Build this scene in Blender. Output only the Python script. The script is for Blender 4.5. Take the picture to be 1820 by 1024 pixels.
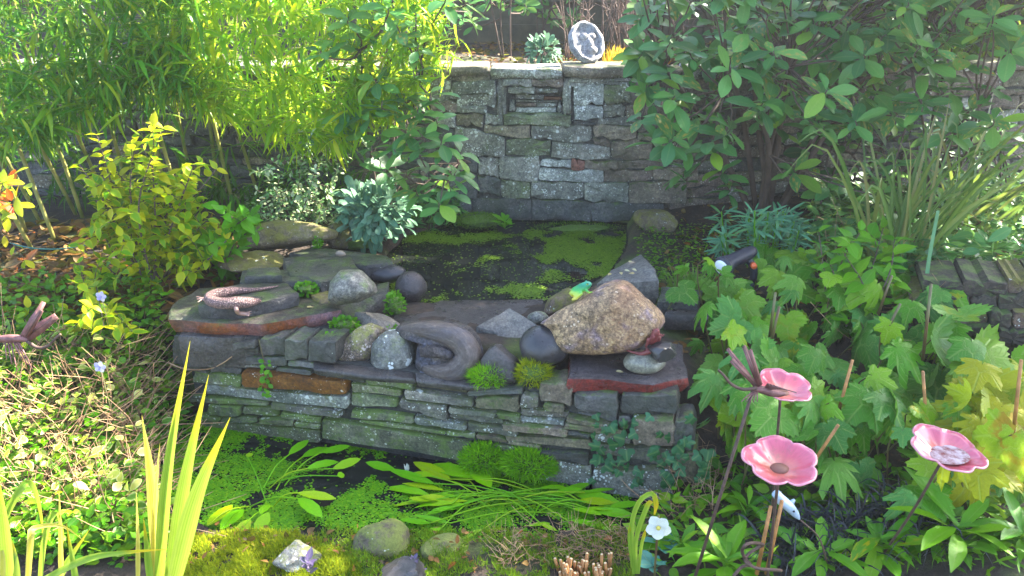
import bpy, bmesh, math, random
import numpy as np
from mathutils import Vector, Matrix, noise as mnoise

random.seed(7); RNG = np.random.default_rng(7)
for o in list(bpy.data.objects): bpy.data.objects.remove(o)
SC = bpy.context.scene
COL = SC.collection
R = math.radians

# ------------------------------------------------------------------ camera, sky, sun, exposure
PITCH, HFOV, CAMZ = R(22), R(65), 1.6
cam_d = bpy.data.cameras.new('camera'); cam = bpy.data.objects.new('camera', cam_d); COL.objects.link(cam)
cam_d.sensor_width = 36; cam_d.lens = 18 / math.tan(HFOV / 2); cam_d.clip_end = 500; cam_d.clip_start = .05
cam.location = (0, 0, CAMZ); cam.rotation_euler = (R(90) - PITCH, 0, 0)
SC.camera = cam
SUN_AZ, SUN_EL = R(58), R(40)
w = bpy.data.worlds.new('World'); SC.world = w; w.use_nodes = True
wn = w.node_tree.nodes; wn.clear()
sky = wn.new('ShaderNodeTexSky'); sky.sky_type = 'NISHITA'; sky.sun_disc = False
sky.sun_elevation = SUN_EL; sky.sun_rotation = SUN_AZ; sky.dust_density = 1.8; sky.ozone_density = 1.0; sky.air_density = .9
bg = wn.new('ShaderNodeBackground'); bg.inputs[1].default_value = .115
wo = wn.new('ShaderNodeOutputWorld')
w.node_tree.links.new(sky.outputs[0], bg.inputs[0]); w.node_tree.links.new(bg.outputs[0], wo.inputs[0])
sd = bpy.data.lights.new('sun', 'SUN'); sun = bpy.data.objects.new('sun', sd); COL.objects.link(sun)
sd.energy = 5.0; sd.angle = R(.6); sd.color = (1, .93, .8)
SUN = Vector((math.cos(SUN_EL) * math.sin(SUN_AZ), math.cos(SUN_EL) * math.cos(SUN_AZ), math.sin(SUN_EL)))
sun.rotation_euler = SUN.to_track_quat('Z', 'Y').to_euler(); sun.location = SUN * 10
SC.view_settings.view_transform = 'Standard'; SC.view_settings.look = 'None'
SC.view_settings.exposure = 3.2; SC.view_settings.gamma = 1
SC.render.engine = 'CYCLES'
SC.cycles.max_bounces = 7; SC.cycles.transparent_max_bounces = 6; SC.cycles.use_denoising = True
SC.cycles.caustics_reflective = False; SC.cycles.caustics_refractive = False
SC.cycles.sample_clamp_indirect = 6

# ------------------------------------------------------------------ photograph pixel -> place
FPX = 910 / math.tan(HFOV / 2)
def ray(px, py):
    dx, dy = (px - 910) / FPX, (512 - py) / FPX
    return np.array([dx, math.cos(PITCH) + dy * math.sin(PITCH), -math.sin(PITCH) + dy * math.cos(PITCH)])
CAM = np.array([0, 0, CAMZ])
def onz(px, py, z):
    d = ray(px, py); return CAM + d * ((z - CAMZ) / d[2])
def ony(px, py, y):
    d = ray(px, py); return CAM + d * (y / d[1])
def onplane(px, py, p, n):
    d = ray(px, py); return CAM + d * (np.dot(np.array(p) - CAM, n) / np.dot(d, n))
def mpp(p):                                     # metres per photo pixel at a point
    p = np.array(p) - CAM
    return (p[1] * math.cos(PITCH) - p[2] * math.sin(PITCH)) / FPX
def topx(P):
    P = np.atleast_2d(P) - CAM
    f = P[:, 1] * math.cos(PITCH) - P[:, 2] * math.sin(PITCH)
    u = P[:, 1] * math.sin(PITCH) + P[:, 2] * math.cos(PITCH)
    f = np.maximum(f, .01)
    return np.stack([910 + P[:, 0] / f * FPX, 512 - u / f * FPX, f], 1)
def nrm(v):
    v = np.asarray(v, float); return v / (np.linalg.norm(v) + 1e-9)
def sstep(a, b, x):
    t = np.clip((np.asarray(x, float) - a) / (b - a), 0, 1); return t * t * (3 - 2 * t)
def U(a, b): return random.uniform(a, b)

# ------------------------------------------------------------------ meshes
class MB:
    def __init__(s): s.v = []; s.f = []; s.uv = []; s.n = 0
    def add(s, v, faces, uv=None):
        v = np.asarray(v, float).reshape(-1, 3); s.v.append(v)
        for fa in faces:
            fa = np.asarray(fa, int)
            if fa.ndim == 1: fa = fa[None]
            if len(fa): s.f.append(fa + s.n)
        s.uv.append(np.zeros((len(v), 2)) if uv is None else np.asarray(uv, float))
        s.n += len(v); return s
    def mesh(s, name, mat=None, off=None, smooth=True, sharp=0):
        v = np.concatenate(s.v)
        if off is not None: v = v - np.asarray(off)
        me = bpy.data.meshes.new(name)
        me.vertices.add(len(v)); me.vertices.foreach_set('co', v.ravel().astype(np.float32))
        li = np.concatenate([f.ravel() for f in s.f]).astype(np.int32)
        tot = np.concatenate([np.full(len(f), f.shape[1]) for f in s.f]).astype(np.int32)
        st = np.concatenate([[0], np.cumsum(tot)[:-1]]).astype(np.int32)
        me.loops.add(len(li)); me.loops.foreach_set('vertex_index', li)
        me.polygons.add(len(tot)); me.polygons.foreach_set('loop_start', st); me.polygons.foreach_set('loop_total', tot)
        uv = np.concatenate(s.uv)[li]
        l = me.uv_layers.new(name='UVMap'); l.data.foreach_set('uv', uv.ravel().astype(np.float32))
        me.update(calc_edges=True); me.validate()
        me.polygons.foreach_set('use_smooth', np.full(len(me.polygons), smooth))
        if mat: me.materials.append(mat)
        if sharp: me.set_sharp_from_angle(angle=R(sharp))
        return me
ORG = {}
def link(o, parent=None):
    COL.objects.link(o)
    if parent is not None: o.parent = parent
    return o
def tag(o, label, cat, group=None, kind=None):
    if label: o['label'] = label
    if cat: o['category'] = cat
    if group: o['group'] = group
    if kind: o['kind'] = kind
    return o
def thing(name, label, cat, loc, group=None):
    o = bpy.data.objects.new(name, None); o.empty_display_size = .05
    o.location = tuple(loc); ORG[o.name] = np.array(loc, float)
    link(o); return tag(o, label, cat, group)
def part(name, mb, mat, parent, smooth=True, kind=None, label=None, sharp=0):
    off = ORG[parent.name]
    o = bpy.data.objects.new(name, mb.mesh(name, mat, off, smooth, sharp)); link(o, parent)
    ORG[o.name] = off
    if kind: o['kind'] = kind
    if label: o['label'] = label
    return o
def solo(name, mb, mat, label=None, cat=None, group=None, kind=None, smooth=True, loc=None, sharp=0):
    v = np.concatenate(mb.v)
    if loc is None: loc = np.array([*(v.min(0) + v.max(0))[:2] / 2, v[:, 2].min()])
    o = bpy.data.objects.new(name, mb.mesh(name, mat, loc, smooth, sharp)); o.location = tuple(loc)
    ORG[o.name] = np.array(loc, float); link(o)
    return tag(o, label, cat, group, kind)

# leaf templates: base at origin, tip at +Y 1, face +Z
class Tpl:
    def __init__(s, v, f, uv): s.v = np.array(v, float); s.f = f; s.uv = np.array(uv, float); s.me = {}
    def mesh(s, mat):
        if mat.name not in s.me: s.me[mat.name] = MB().add(s.v, s.f, s.uv).mesh('leaf', mat)
        return s.me[mat.name]
def leaf_tpl(prof, fold=.12, curl=.2, wav=0, n=None):
    pr = np.array(prof, float)
    if n is None: t = pr[:, 0]; wd = pr[:, 1]
    else: t = np.linspace(pr[0, 0], pr[-1, 0], n); wd = np.interp(t, pr[:, 0], pr[:, 1])
    v, uv = [], []
    for i, (a, b) in enumerate(zip(t, wd)):
        zc = -curl * a * a; wv = wav * math.sin(i * 2.1)
        v += [(-b, a, zc + fold * b + wv * b), (0, a, zc), (b, a, zc + fold * b - wv * b)]
        uv += [(0, a), (.5, a), (1, a)]
    q = []
    for i in range(len(t) - 1):
        k = i * 3; q += [(k, k + 1, k + 4, k + 3), (k + 1, k + 2, k + 5, k + 4)]
    return Tpl(v, [np.array(q)], uv)
def lobed_tpl(lobes=5, ser=.05, depth=.45, cup=.12, seed=0, n=60, spread=2.45):
    rr = random.Random(seed)
    amp = [1.0, .86, .62, .5][: (lobes + 1) // 2]
    angs = []
    for k in range(lobes):
        c = k - (lobes - 1) / 2; angs.append((c * spread * 2 / lobes / 1.15, amp[min(int(abs(c) + .6), len(amp) - 1)] * rr.uniform(.92, 1.06)))
    v = [(0, .0, 0)]; uv = [(.5, 0)]
    outer = []
    for i in range(n):
        th = -math.pi * .93 + 2 * math.pi * .93 * i / (n - 1)
        r = 0
        for a, m in angs:
            d = abs(th - a); r = max(r, m * max(0, 1 - depth * (d / (spread / lobes)) ** 1.3))
        r = max(r, .26 if abs(th) < 2.5 else .18) * (1 + ser * (1 if i % 2 else -1))
        outer.append((th, r))
    for ring, fr in ((0, .5), (1, 1.0)):
        for th, r in outer:
            q = r * fr
            ridge = max(math.cos((th - a) * 6) * math.exp(-((th - a) * 2.2) ** 2) for a, m in angs)
            z = -cup * q * q + .03 * ridge * q
            v.append((math.sin(th) * q * .62, .3 * 0 + math.cos(th) * q * .62, z)); uv.append((.5 + math.sin(th) * q * .5, .5 + math.cos(th) * q * .5))
    f3 = [(0, 1 + i + 1, 1 + i) for i in range(n - 1)]
    f4 = [(1 + i, 1 + i + 1, 1 + n + i + 1, 1 + n + i) for i in range(n - 1)]
    return Tpl(v, [np.array(f3), np.array(f4)], uv)
def frame(p, d, n, s, ws=1.0):
    y = nrm(d); x = np.cross(y, nrm(n))
    if np.linalg.norm(x) < 1e-4: x = np.cross(y, (1, .3, .2))
    x = nrm(x); z = np.cross(x, y)
    M = np.eye(4); M[:3, 0] = x * s * ws; M[:3, 1] = y * s; M[:3, 2] = z * s; M[:3, 3] = p
    return M
def scatter(mb, tpls, Ms):
    by = {}
    for i, M in enumerate(Ms): by.setdefault(i % len(tpls), []).append(M)
    for k, L in by.items():
        T = tpls[k]; A = np.array(L)
        v = np.einsum('nij,vj->nvi', A[:, :3, :3], T.v) + A[:, None, :3, 3]
        N, V = v.shape[:2]
        mb.add(v.reshape(-1, 3), [(f[None] + (np.arange(N) * V)[:, None, None]).reshape(-1, f.shape[1]) for f in T.f], np.tile(T.uv, (N, 1)))
    return mb
def leaves(parent, tpls, Ms, mat, n_ind=300, name='leaf', rest='foliage'):
    if not len(Ms): return
    A = np.array(Ms); pp = topx(A[:, :3, 3]); size = np.linalg.norm(A[:, :3, 1], axis=1) / pp[:, 2]
    ok = (pp[:, 0] > -20) & (pp[:, 0] < 1840) & (pp[:, 1] > -20) & (pp[:, 1] < 1044)
    order = np.argsort(-np.where(ok, size, -1)); ind = set(order[:n_ind][ok[order[:n_ind]]].tolist())
    off = Matrix.Translation(Vector(-ORG[parent.name]))
    for i in ind:
        o = bpy.data.objects.new(name, tpls[i % len(tpls)].mesh(mat)); link(o, parent)
        o.matrix_basis = off @ Matrix(A[i].tolist())
    rm = [M for i, M in enumerate(Ms) if i not in ind]
    if rm: part(rest, scatter(MB(), tpls, rm), mat, parent, kind='stuff')
def tube(mb, pts, rad, n=6, cap=True):
    P = np.array(pts, float); m = len(P)
    rad = np.full(m, rad) if np.isscalar(rad) else np.interp(np.linspace(0, 1, m), np.linspace(0, 1, len(rad)), rad)
    T = np.gradient(P, axis=0); ref = np.array([.13, .27, .95])
    v, uv = [], []
    for i in range(m):
        t = nrm(T[i])
        if i == 0:
            a = np.cross(t, ref)
            if np.linalg.norm(a) < .2: a = np.cross(t, (1, 0, 0))
        else: a = a - t * np.dot(a, t)
        a = nrm(a); b = np.cross(t, a)
        for k in range(n):
            th = 2 * math.pi * k / n; v.append(P[i] + (a * math.cos(th) + b * math.sin(th)) * rad[i]); uv.append((k / n, i / max(1, m - 1)))
    q = [(i * n + k, i * n + (k + 1) % n, (i + 1) * n + (k + 1) % n, (i + 1) * n + k) for i in range(m - 1) for k in range(n)]
    fs = [np.array(q)]
    if cap: fs += [np.array([list(range(n))[::-1]]), np.array([[(m - 1) * n + k for k in range(n)]])]
    return mb.add(v, fs, uv)
def spline(pts, m=12):
    P = np.array(pts, float); k = len(P)
    if k == 2: return np.linspace(P[0], P[1], m)
    Q = np.vstack([2 * P[0] - P[1], P, 2 * P[-1] - P[-2]]); out = []
    for s in np.linspace(0, k - 1 - 1e-6, m):
        i = int(s); t = s - i; a, b, c, d = Q[i], Q[i + 1], Q[i + 2], Q[i + 3]
        out.append(.5 * (2 * b + (c - a) * t + (2 * a - 5 * b + 4 * c - d) * t * t + (3 * b - 3 * c + d - a) * t ** 3))
    return np.array(out)
def blade(mb, pts, width, m=9, face=None, fold=.25, prof=None):
    P = spline(pts, m); T = np.gradient(P, axis=0)
    face = np.array([0, -1, .35]) if face is None else np.array(face, float)
    v, uv = [], []
    for i in range(m):
        t = i / (m - 1); wd = width * .5 * (np.interp(t, *prof) if prof else min(1, .75 + t) * max(.02, 1 - max(0, (t - .35) / .65) ** 1.15))
        x = np.cross(nrm(T[i]), face); x = nrm(x); z = np.cross(x, nrm(T[i]))
        v += [P[i] - x * wd + z * fold * wd, P[i], P[i] + x * wd + z * fold * wd]; uv += [(0, t), (.5, t), (1, t)]
    q = []
    for i in range(m - 1):
        k = i * 3; q += [(k, k + 1, k + 4, k + 3), (k + 1, k + 2, k + 5, k + 4)]
    return mb.add(v, [np.array(q)], uv)
def ico(sub):
    bm = bmesh.new(); bmesh.ops.create_icosphere(bm, subdivisions=sub, radius=1)
    v = np.array([x.co[:] for x in bm.verts]); f = np.array([[x.index for x in q.verts] for q in bm.faces]); bm.free()
    return v, f
ICO = {k: ico(k) for k in (2, 3, 4, 5)}
def rotm(rx, ry, rz): 
    from mathutils import Euler
    return np.array(Euler((rx, ry, rz)).to_matrix())
def rock(c, dims, rot=(0, 0, 0), seed=0, kind='round', sub=4, rough=.06, planes=11, flat=0):
    rr = random.Random(seed); v, f = ICO[sub]; v = v.copy()
    so = Vector((seed * 3.7, seed * 1.3, 5.1)); ka = .3 if kind == 'boulder' else .1 if kind == 'round' else .06
    if kind == 'angular':
        N = []; D = []
        for i in range(planes):
            n = nrm([rr.gauss(0, 1), rr.gauss(0, 1), rr.gauss(0, 1)]); N.append(n); D.append(rr.uniform(.62, .95))
        N += [np.array([0, 0, 1.]), np.array([0, 0, -1.])]; D += [.7, .7]
        N = np.array(N); D = np.array(D); dots = v @ N.T
        r = np.where(dots > .05, D / np.maximum(dots, .05), 9).min(1); r = np.minimum(r, 1.15)
    else:
        r = np.ones(len(v))
    for i in range(len(v)):
        q = Vector(v[i])
        a = mnoise.noise(q * 1.1 + so) * ka
        b = mnoise.noise(q * 3.1 + so) * rough + mnoise.noise(q * 8 + so) * rough * .4
        r[i] *= 1 + a + b
    v = v * r[:, None]
    if flat: v[:, 2] = np.sign(v[:, 2]) * np.abs(v[:, 2]) ** (1 - flat)
    v = (v * np.array(dims)) @ rotm(*rot).T + np.array(c)
    return MB().add(v, [f], np.zeros((len(v), 2)))
def traced(outline, off_c, D, seed=0, p=2.4, rough=.04, nang=56, nr=11, n=None, bulge=1.0):
    """a rock whose side view is the given ring of world points (all on one upright plane), given real depth D"""
    Q = np.array(outline, float); c = Q.mean(0); n = np.array(n, float); m = len(Q)
    per = np.linalg.norm(np.roll(Q, -1, 0) - Q, axis=1); cum = np.concatenate([[0], np.cumsum(per)]); QQ = np.vstack([Q, Q[:1]])
    t = np.linspace(0, cum[-1], nang, endpoint=False); O = np.stack([np.interp(t, cum, QQ[:, k]) for k in range(3)], 1)
    for _ in range(1): O = O * .6 + (np.roll(O, 1, 0) + np.roll(O, -1, 0)) * .2
    v = [c + n * D]; so = Vector((seed * 2.3, seed, 1.7)); size = np.linalg.norm(O - c, axis=1).mean()
    rings = []
    for side in (1, -1):
        ss = np.linspace(0, 1, nr + 1)[1:] if side == 1 else np.linspace(1, 0, nr + 1)[1:-1]
        for s_ in ss:
            s2 = s_ ** .8; rings.append((s2, side * D * (max(0, 1 - s2 ** p)) ** (1 / p)))
    for s2, dd in rings:
        for k in range(nang): v.append(c + (O[k] - c) * s2 + n * dd)
    v.append(c - n * D); v = np.array(v)
    for i in range(len(v)):
        q = Vector((v[i] - c) / size); d = nrm(v[i] - c)
        v[i] += d * size * (mnoise.noise(q * 1.6 + so) * rough * 1.2 + mnoise.noise(q * 4 + so) * rough * .6 + mnoise.noise(q * 9 + so) * rough * .25)
    R_ = len(rings); f3 = [(0, 1 + k, 1 + (k + 1) % nang) for k in range(nang)]; last = 1 + R_ * nang
    f4 = [(1 + r * nang + k, 1 + (r + 1) * nang + k, 1 + (r + 1) * nang + (k + 1) % nang, 1 + r * nang + (k + 1) % nang) for r in range(R_ - 1) for k in range(nang)]
    f3 += [(last, 1 + (R_ - 1) * nang + (k + 1) % nang, 1 + (R_ - 1) * nang + k) for k in range(nang)]
    return MB().add(v, [np.array(f3), np.array(f4)])
def slab(outline, thick, seed=0, jag=.008, bev=.008, under=.0, seg=.05):
    """outline: world points of the top face, counter-clockwise; goes down by thick"""
    rr = random.Random(seed); P = [np.array(p, float) for p in outline]; Q = []
    cen = np.mean(P, 0)
    for i in range(len(P)):
        a, b = P[i], P[(i + 1) % len(P)]; k = max(1, int(np.linalg.norm(b - a) / seg))
        for j in range(k):
            p = a + (b - a) * j / k
            if j: 
                d = nrm(p - cen); p = p + d * rr.uniform(-jag, jag)
            Q.append(p)
    Q = np.array(Q); n = len(Q); cen = Q.mean(0)
    out = Q - cen; out[:, 2] = 0; out = out / (np.linalg.norm(out, axis=1)[:, None] + 1e-9)
    jj = np.array([rr.uniform(-1, 1) for _ in range(n)])
    r0 = Q - out * bev * 1.3; r1 = Q - out * bev * .3 - np.array([0, 0, bev * .6])
    r2 = Q + out * (jj * jag * .8)[:, None] - np.array([0, 0, thick * .5]); r3 = Q - out * (under + bev) - np.array([0, 0, thick])
    c = cen[None].copy(); mid = cen + (r0 - cen) * .5; mid[:, 2] += np.array([rr.uniform(-.003, .003) for _ in range(n)])
    v = np.vstack([c, mid, r0, r1, r2, r3])
    t = [(0, 1 + i, 1 + (i + 1) % n) for i in range(n)]
    q = []
    for ring in range(4):
        a = 1 + ring * n; b = a + n
        q += [(a + i, b + i, b + (i + 1) % n, a + (i + 1) % n) for i in range(n)]
    a = 1 + 4 * n
    return MB().add(v, [np.array(t), np.array(q), np.array([[a + i for i in range(n)][::-1]])])
def ccw(P):
    P = list(P); s = sum(P[i][0] * P[(i + 1) % len(P)][1] - P[(i + 1) % len(P)][0] * P[i][1] for i in range(len(P)))
    return P if s > 0 else P[::-1]
def wallstone(quad, e, n, depth, proud, seed, rug=.004, jit=.09):
    """quad: four world points TL, TR, BR, BL on the wall face; e along, n outward"""
    rr = random.Random(seed); TL, TR, BR, BL = [np.array(q) for q in quad]
    L = np.linalg.norm(TR - TL); H = .5 * (np.linalg.norm(TL - BL) + np.linalg.norm(TR - BR)); b = min(.0045, H * .15, L * .2)
    pts = []
    c0 = min(.2, b / L); te = np.linspace(c0, 1 - c0, 6); wn = [rr.uniform(-1, 1) for _ in range(12)]
    for (s, t) in [(0, .5), (0, .2)] + [(a, 0) for a in te] + [(1, .22), (1, .5), (1, .8)] + [(a, 1) for a in te[::-1]] + [(0, .8)]:
        p = (TL * (1 - s) + TR * s) * (1 - t) + (BL * (1 - s) + BR * s) * t
        jx, jz = rr.uniform(-.0035, .0035), rr.uniform(-jit, jit) * min(H, .05)
        pts.append(p + e * jx + np.array([0, 0, jz]))
    Q = np.array(pts); m = len(Q); c = Q.mean(0); k = np.array(n)
    tilt = rr.uniform(-.006, .006); tl2 = rr.uniform(-.006, .006)
    dep = np.array([proud + tilt * (2 * np.dot(q - c, e) / L) + tl2 * ((q - c)[2] / H) + rr.uniform(-.002, .002) for q in Q])
    inn = Q + (c - Q) * np.clip(b / (np.linalg.norm(Q - c, axis=1) + 1e-6), 0, .5)[:, None] * .9
    mid = c + (inn - c) * .52; md = proud + .5 * (dep - proud) + np.array([rr.uniform(-.3, .5) * rug for _ in range(m)])
    v = np.vstack([Q - k * depth, Q + k * (dep - b * .8)[:, None], inn + k * dep[:, None], mid + k * md[:, None], (c + k * (proud + rr.uniform(0, .3) * rug))[None]])
    f4 = [(r * m + i, r * m + (i + 1) % m, (r + 1) * m + (i + 1) % m, (r + 1) * m + i) for r in (0, 1, 2) for i in range(m)]
    f3 = [(3 * m + i, 3 * m + (i + 1) % m, 4 * m) for i in range(m)]
    mb = MB().add(v, [np.array(f4), np.array(f3)])
    return mb

# ------------------------------------------------------------------ materials
def newmat(name):
    m = bpy.data.materials.new(name); m.use_nodes = True; nt = m.node_tree; nt.nodes.clear(); return m, nt
class NT:
    def __init__(s, nt): s.t = nt
    def n(s, typ, **kw):
        o = s.t.nodes.new(typ)
        for k, v in kw.items(): setattr(o, k, v)
        return o
    def l(s, a, b): s.t.links.new(a, b)
    def noise(s, vec, scale, detail=4, rough=.55, w=None):
        o = s.n('ShaderNodeTexNoise'); o.inputs['Scale'].default_value = scale; o.inputs['Detail'].default_value = detail; o.inputs['Roughness'].default_value = rough
        if vec is not None: s.l(vec, o.inputs['Vector'])
        return o.outputs['Fac']
    def ramp(s, fac, stops, interp='LINEAR'):
        o = s.n('ShaderNodeValToRGB'); cr = o.color_ramp; cr.interpolation = interp
        while len(cr.elements) < len(stops): cr.elements.new(.5)
        for el, (p, c) in zip(cr.elements, stops):
            el.position = p; el.color = (*c, 1) if not np.isscalar(c) else (c, c, c, 1)
        s.l(fac, o.inputs[0]); return o.outputs[0]
    def mix(s, fac, a, b, mode='MIX'):
        o = s.n('ShaderNodeMix', data_type='RGBA', blend_type=mode)
        for inp, x in ((o.inputs[0], fac), (o.inputs[6], a), (o.inputs[7], b)):
            if hasattr(x, 'links') or isinstance(x, bpy.types.NodeSocket): s.l(x, inp)
            elif np.isscalar(x): inp.default_value = x
            else: inp.default_value = (*x, 1)
        return o.outputs[2]
    def math(s, op, a, b=None, c=None):
        o = s.n('ShaderNodeMath', operation=op)
        for inp, x in zip(o.inputs, (a, b, c)):
            if x is None: continue
            if isinstance(x, bpy.types.NodeSocket): s.l(x, inp)
            else: inp.default_value = x
        return o.outputs[0]
def rnd_value(N):
    g = N.n('ShaderNodeNewGeometry'); oi = N.n('ShaderNodeObjectInfo')
    return N.math('FRACT', N.math('ADD', g.outputs['Random Per Island'], oi.outputs['Random'])), g, oi
def leafmat(name, cols, trans=.32, rough=.5, tcol=None, vein=.25, edge=None, stripe=None, spec=.28, patch=None, tip=None, pfreq=.8, radial=0):
    m, nt = newmat(name); N = NT(nt); r, g, oi = rnd_value(N)
    k = len(cols); c = N.ramp(r, [(i / max(1, k - 1), cols[i]) for i in range(k)])
    uv = N.n('ShaderNodeUVMap'); sx = N.n('ShaderNodeSeparateXYZ'); N.l(uv.outputs[0], sx.inputs[0])
    d = N.math('ABSOLUTE', N.math('SUBTRACT', sx.outputs[0], .5))
    if stripe:
        rb = N.math('MULTIPLY_ADD', N.math('SINE', N.math('MULTIPLY', sx.outputs[0], 44.)), .5, .5); bd = N.ramp(N.math('ABSOLUTE', N.math('SUBTRACT', sx.outputs[0], .42)), [(.1, 0.), (.3, 1.)])
        c = N.mix(N.math('MULTIPLY', rb, .45), c, stripe); c = N.mix(N.math('MULTIPLY', bd, .45), c, stripe)
    if edge:
        e_ = N.ramp(d, [(.26, 0.), (.46, 1.)]); c = N.mix(N.math('MULTIPLY', e_, .8), c, edge)
    if vein:
        v_ = N.ramp(d, [(0., 1.), (.07, 0.)]); c = N.mix(N.math('MULTIPLY', v_, vein), c, (.35, .42, .16))
    rv = None
    if radial:
        dx = N.math('SUBTRACT', sx.outputs[0], .5); dy = N.math('SUBTRACT', sx.outputs[1], .5); an = N.math('ARCTAN2', dx, dy)
        rad_ = N.math('SQRT', N.math('ADD', N.math('MULTIPLY', dx, dx), N.math('MULTIPLY', dy, dy)))
        da = N.math('MULTIPLY', N.math('ABSOLUTE', N.math('SUBTRACT', N.math('FRACT', N.math('MULTIPLY_ADD', an, 1 / .852, .5)), .5)), .852)
        w1 = N.math('MULTIPLY', da, rad_); main = N.ramp(w1, [(.004, 1.), (.018, 0.)])
        sd_ = N.math('FRACT', N.math('MULTIPLY', N.math('SUBTRACT', rad_, N.math('MULTIPLY', da, .35)), 13.)); side = N.ramp(sd_, [(.05, .6), (.2, 0.)])
        rv = N.math('MAXIMUM', main, side); c = N.mix(N.math('MULTIPLY', rv, radial), c, (.4, .5, .18))
    tc = N.n('ShaderNodeTexCoord')
    nz = N.noise(tc.outputs['Object'], 22, 3); c = N.mix(N.math('MULTIPLY', N.ramp(nz, [(.35, 0.), (.7, 1.)]), .2), c, (.03, .08, .015), 'MIX')
    if tip:
        c = N.mix(N.ramp(N.math('ADD', sx.outputs[1], N.math('MULTIPLY', N.noise(uv.outputs[0], 4, 2), .3)), [(.78, 0.), (1.05, 1.)]), c, tip)
    if patch:
        r2 = N.math('FRACT', N.math('MULTIPLY', r, 7.31)); pz = N.math('MULTIPLY', N.ramp(N.noise(uv.outputs[0], 3.5, 3), [(.5, 0.), (.62, 1.)]), N.ramp(r2, [(pfreq, 0.), (min(1, pfreq + .12), 1.)]))
        c = N.mix(pz, c, patch)
    hs = N.n('ShaderNodeHueSaturation'); hs.inputs['Saturation'].default_value = 1.18; N.l(c, hs.inputs['Color']); c = hs.outputs[0]
    p = N.n('ShaderNodeBsdfPrincipled'); N.l(c, p.inputs['Base Color']); p.inputs['Roughness'].default_value = rough; p.inputs['Specular IOR Level'].default_value = spec
    bm = N.n('ShaderNodeBump'); bm.inputs['Strength'].default_value = .25; bm.inputs['Distance'].default_value = .004
    N.l(rv if rv is not None else N.noise(tc.outputs['Object'], 60, 2), bm.inputs['Height']); N.l(bm.outputs[0], p.inputs['Normal'])
    if rv is not None: bm.invert = True; bm.inputs['Strength'].default_value = .6
    t = N.n('ShaderNodeBsdfTranslucent'); N.l(N.mix(.6, c, tcol or (.35, .5, .06), 'MIX'), t.inputs[0])
    mx = N.n('ShaderNodeMixShader'); mx.inputs[0].default_value = trans
    N.l(p.outputs[0], mx.inputs[1]); N.l(t.outputs[0], mx.inputs[2])
    o = N.n('ShaderNodeOutputMaterial'); N.l(mx.outputs[0], o.inputs[0]); return m
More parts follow.
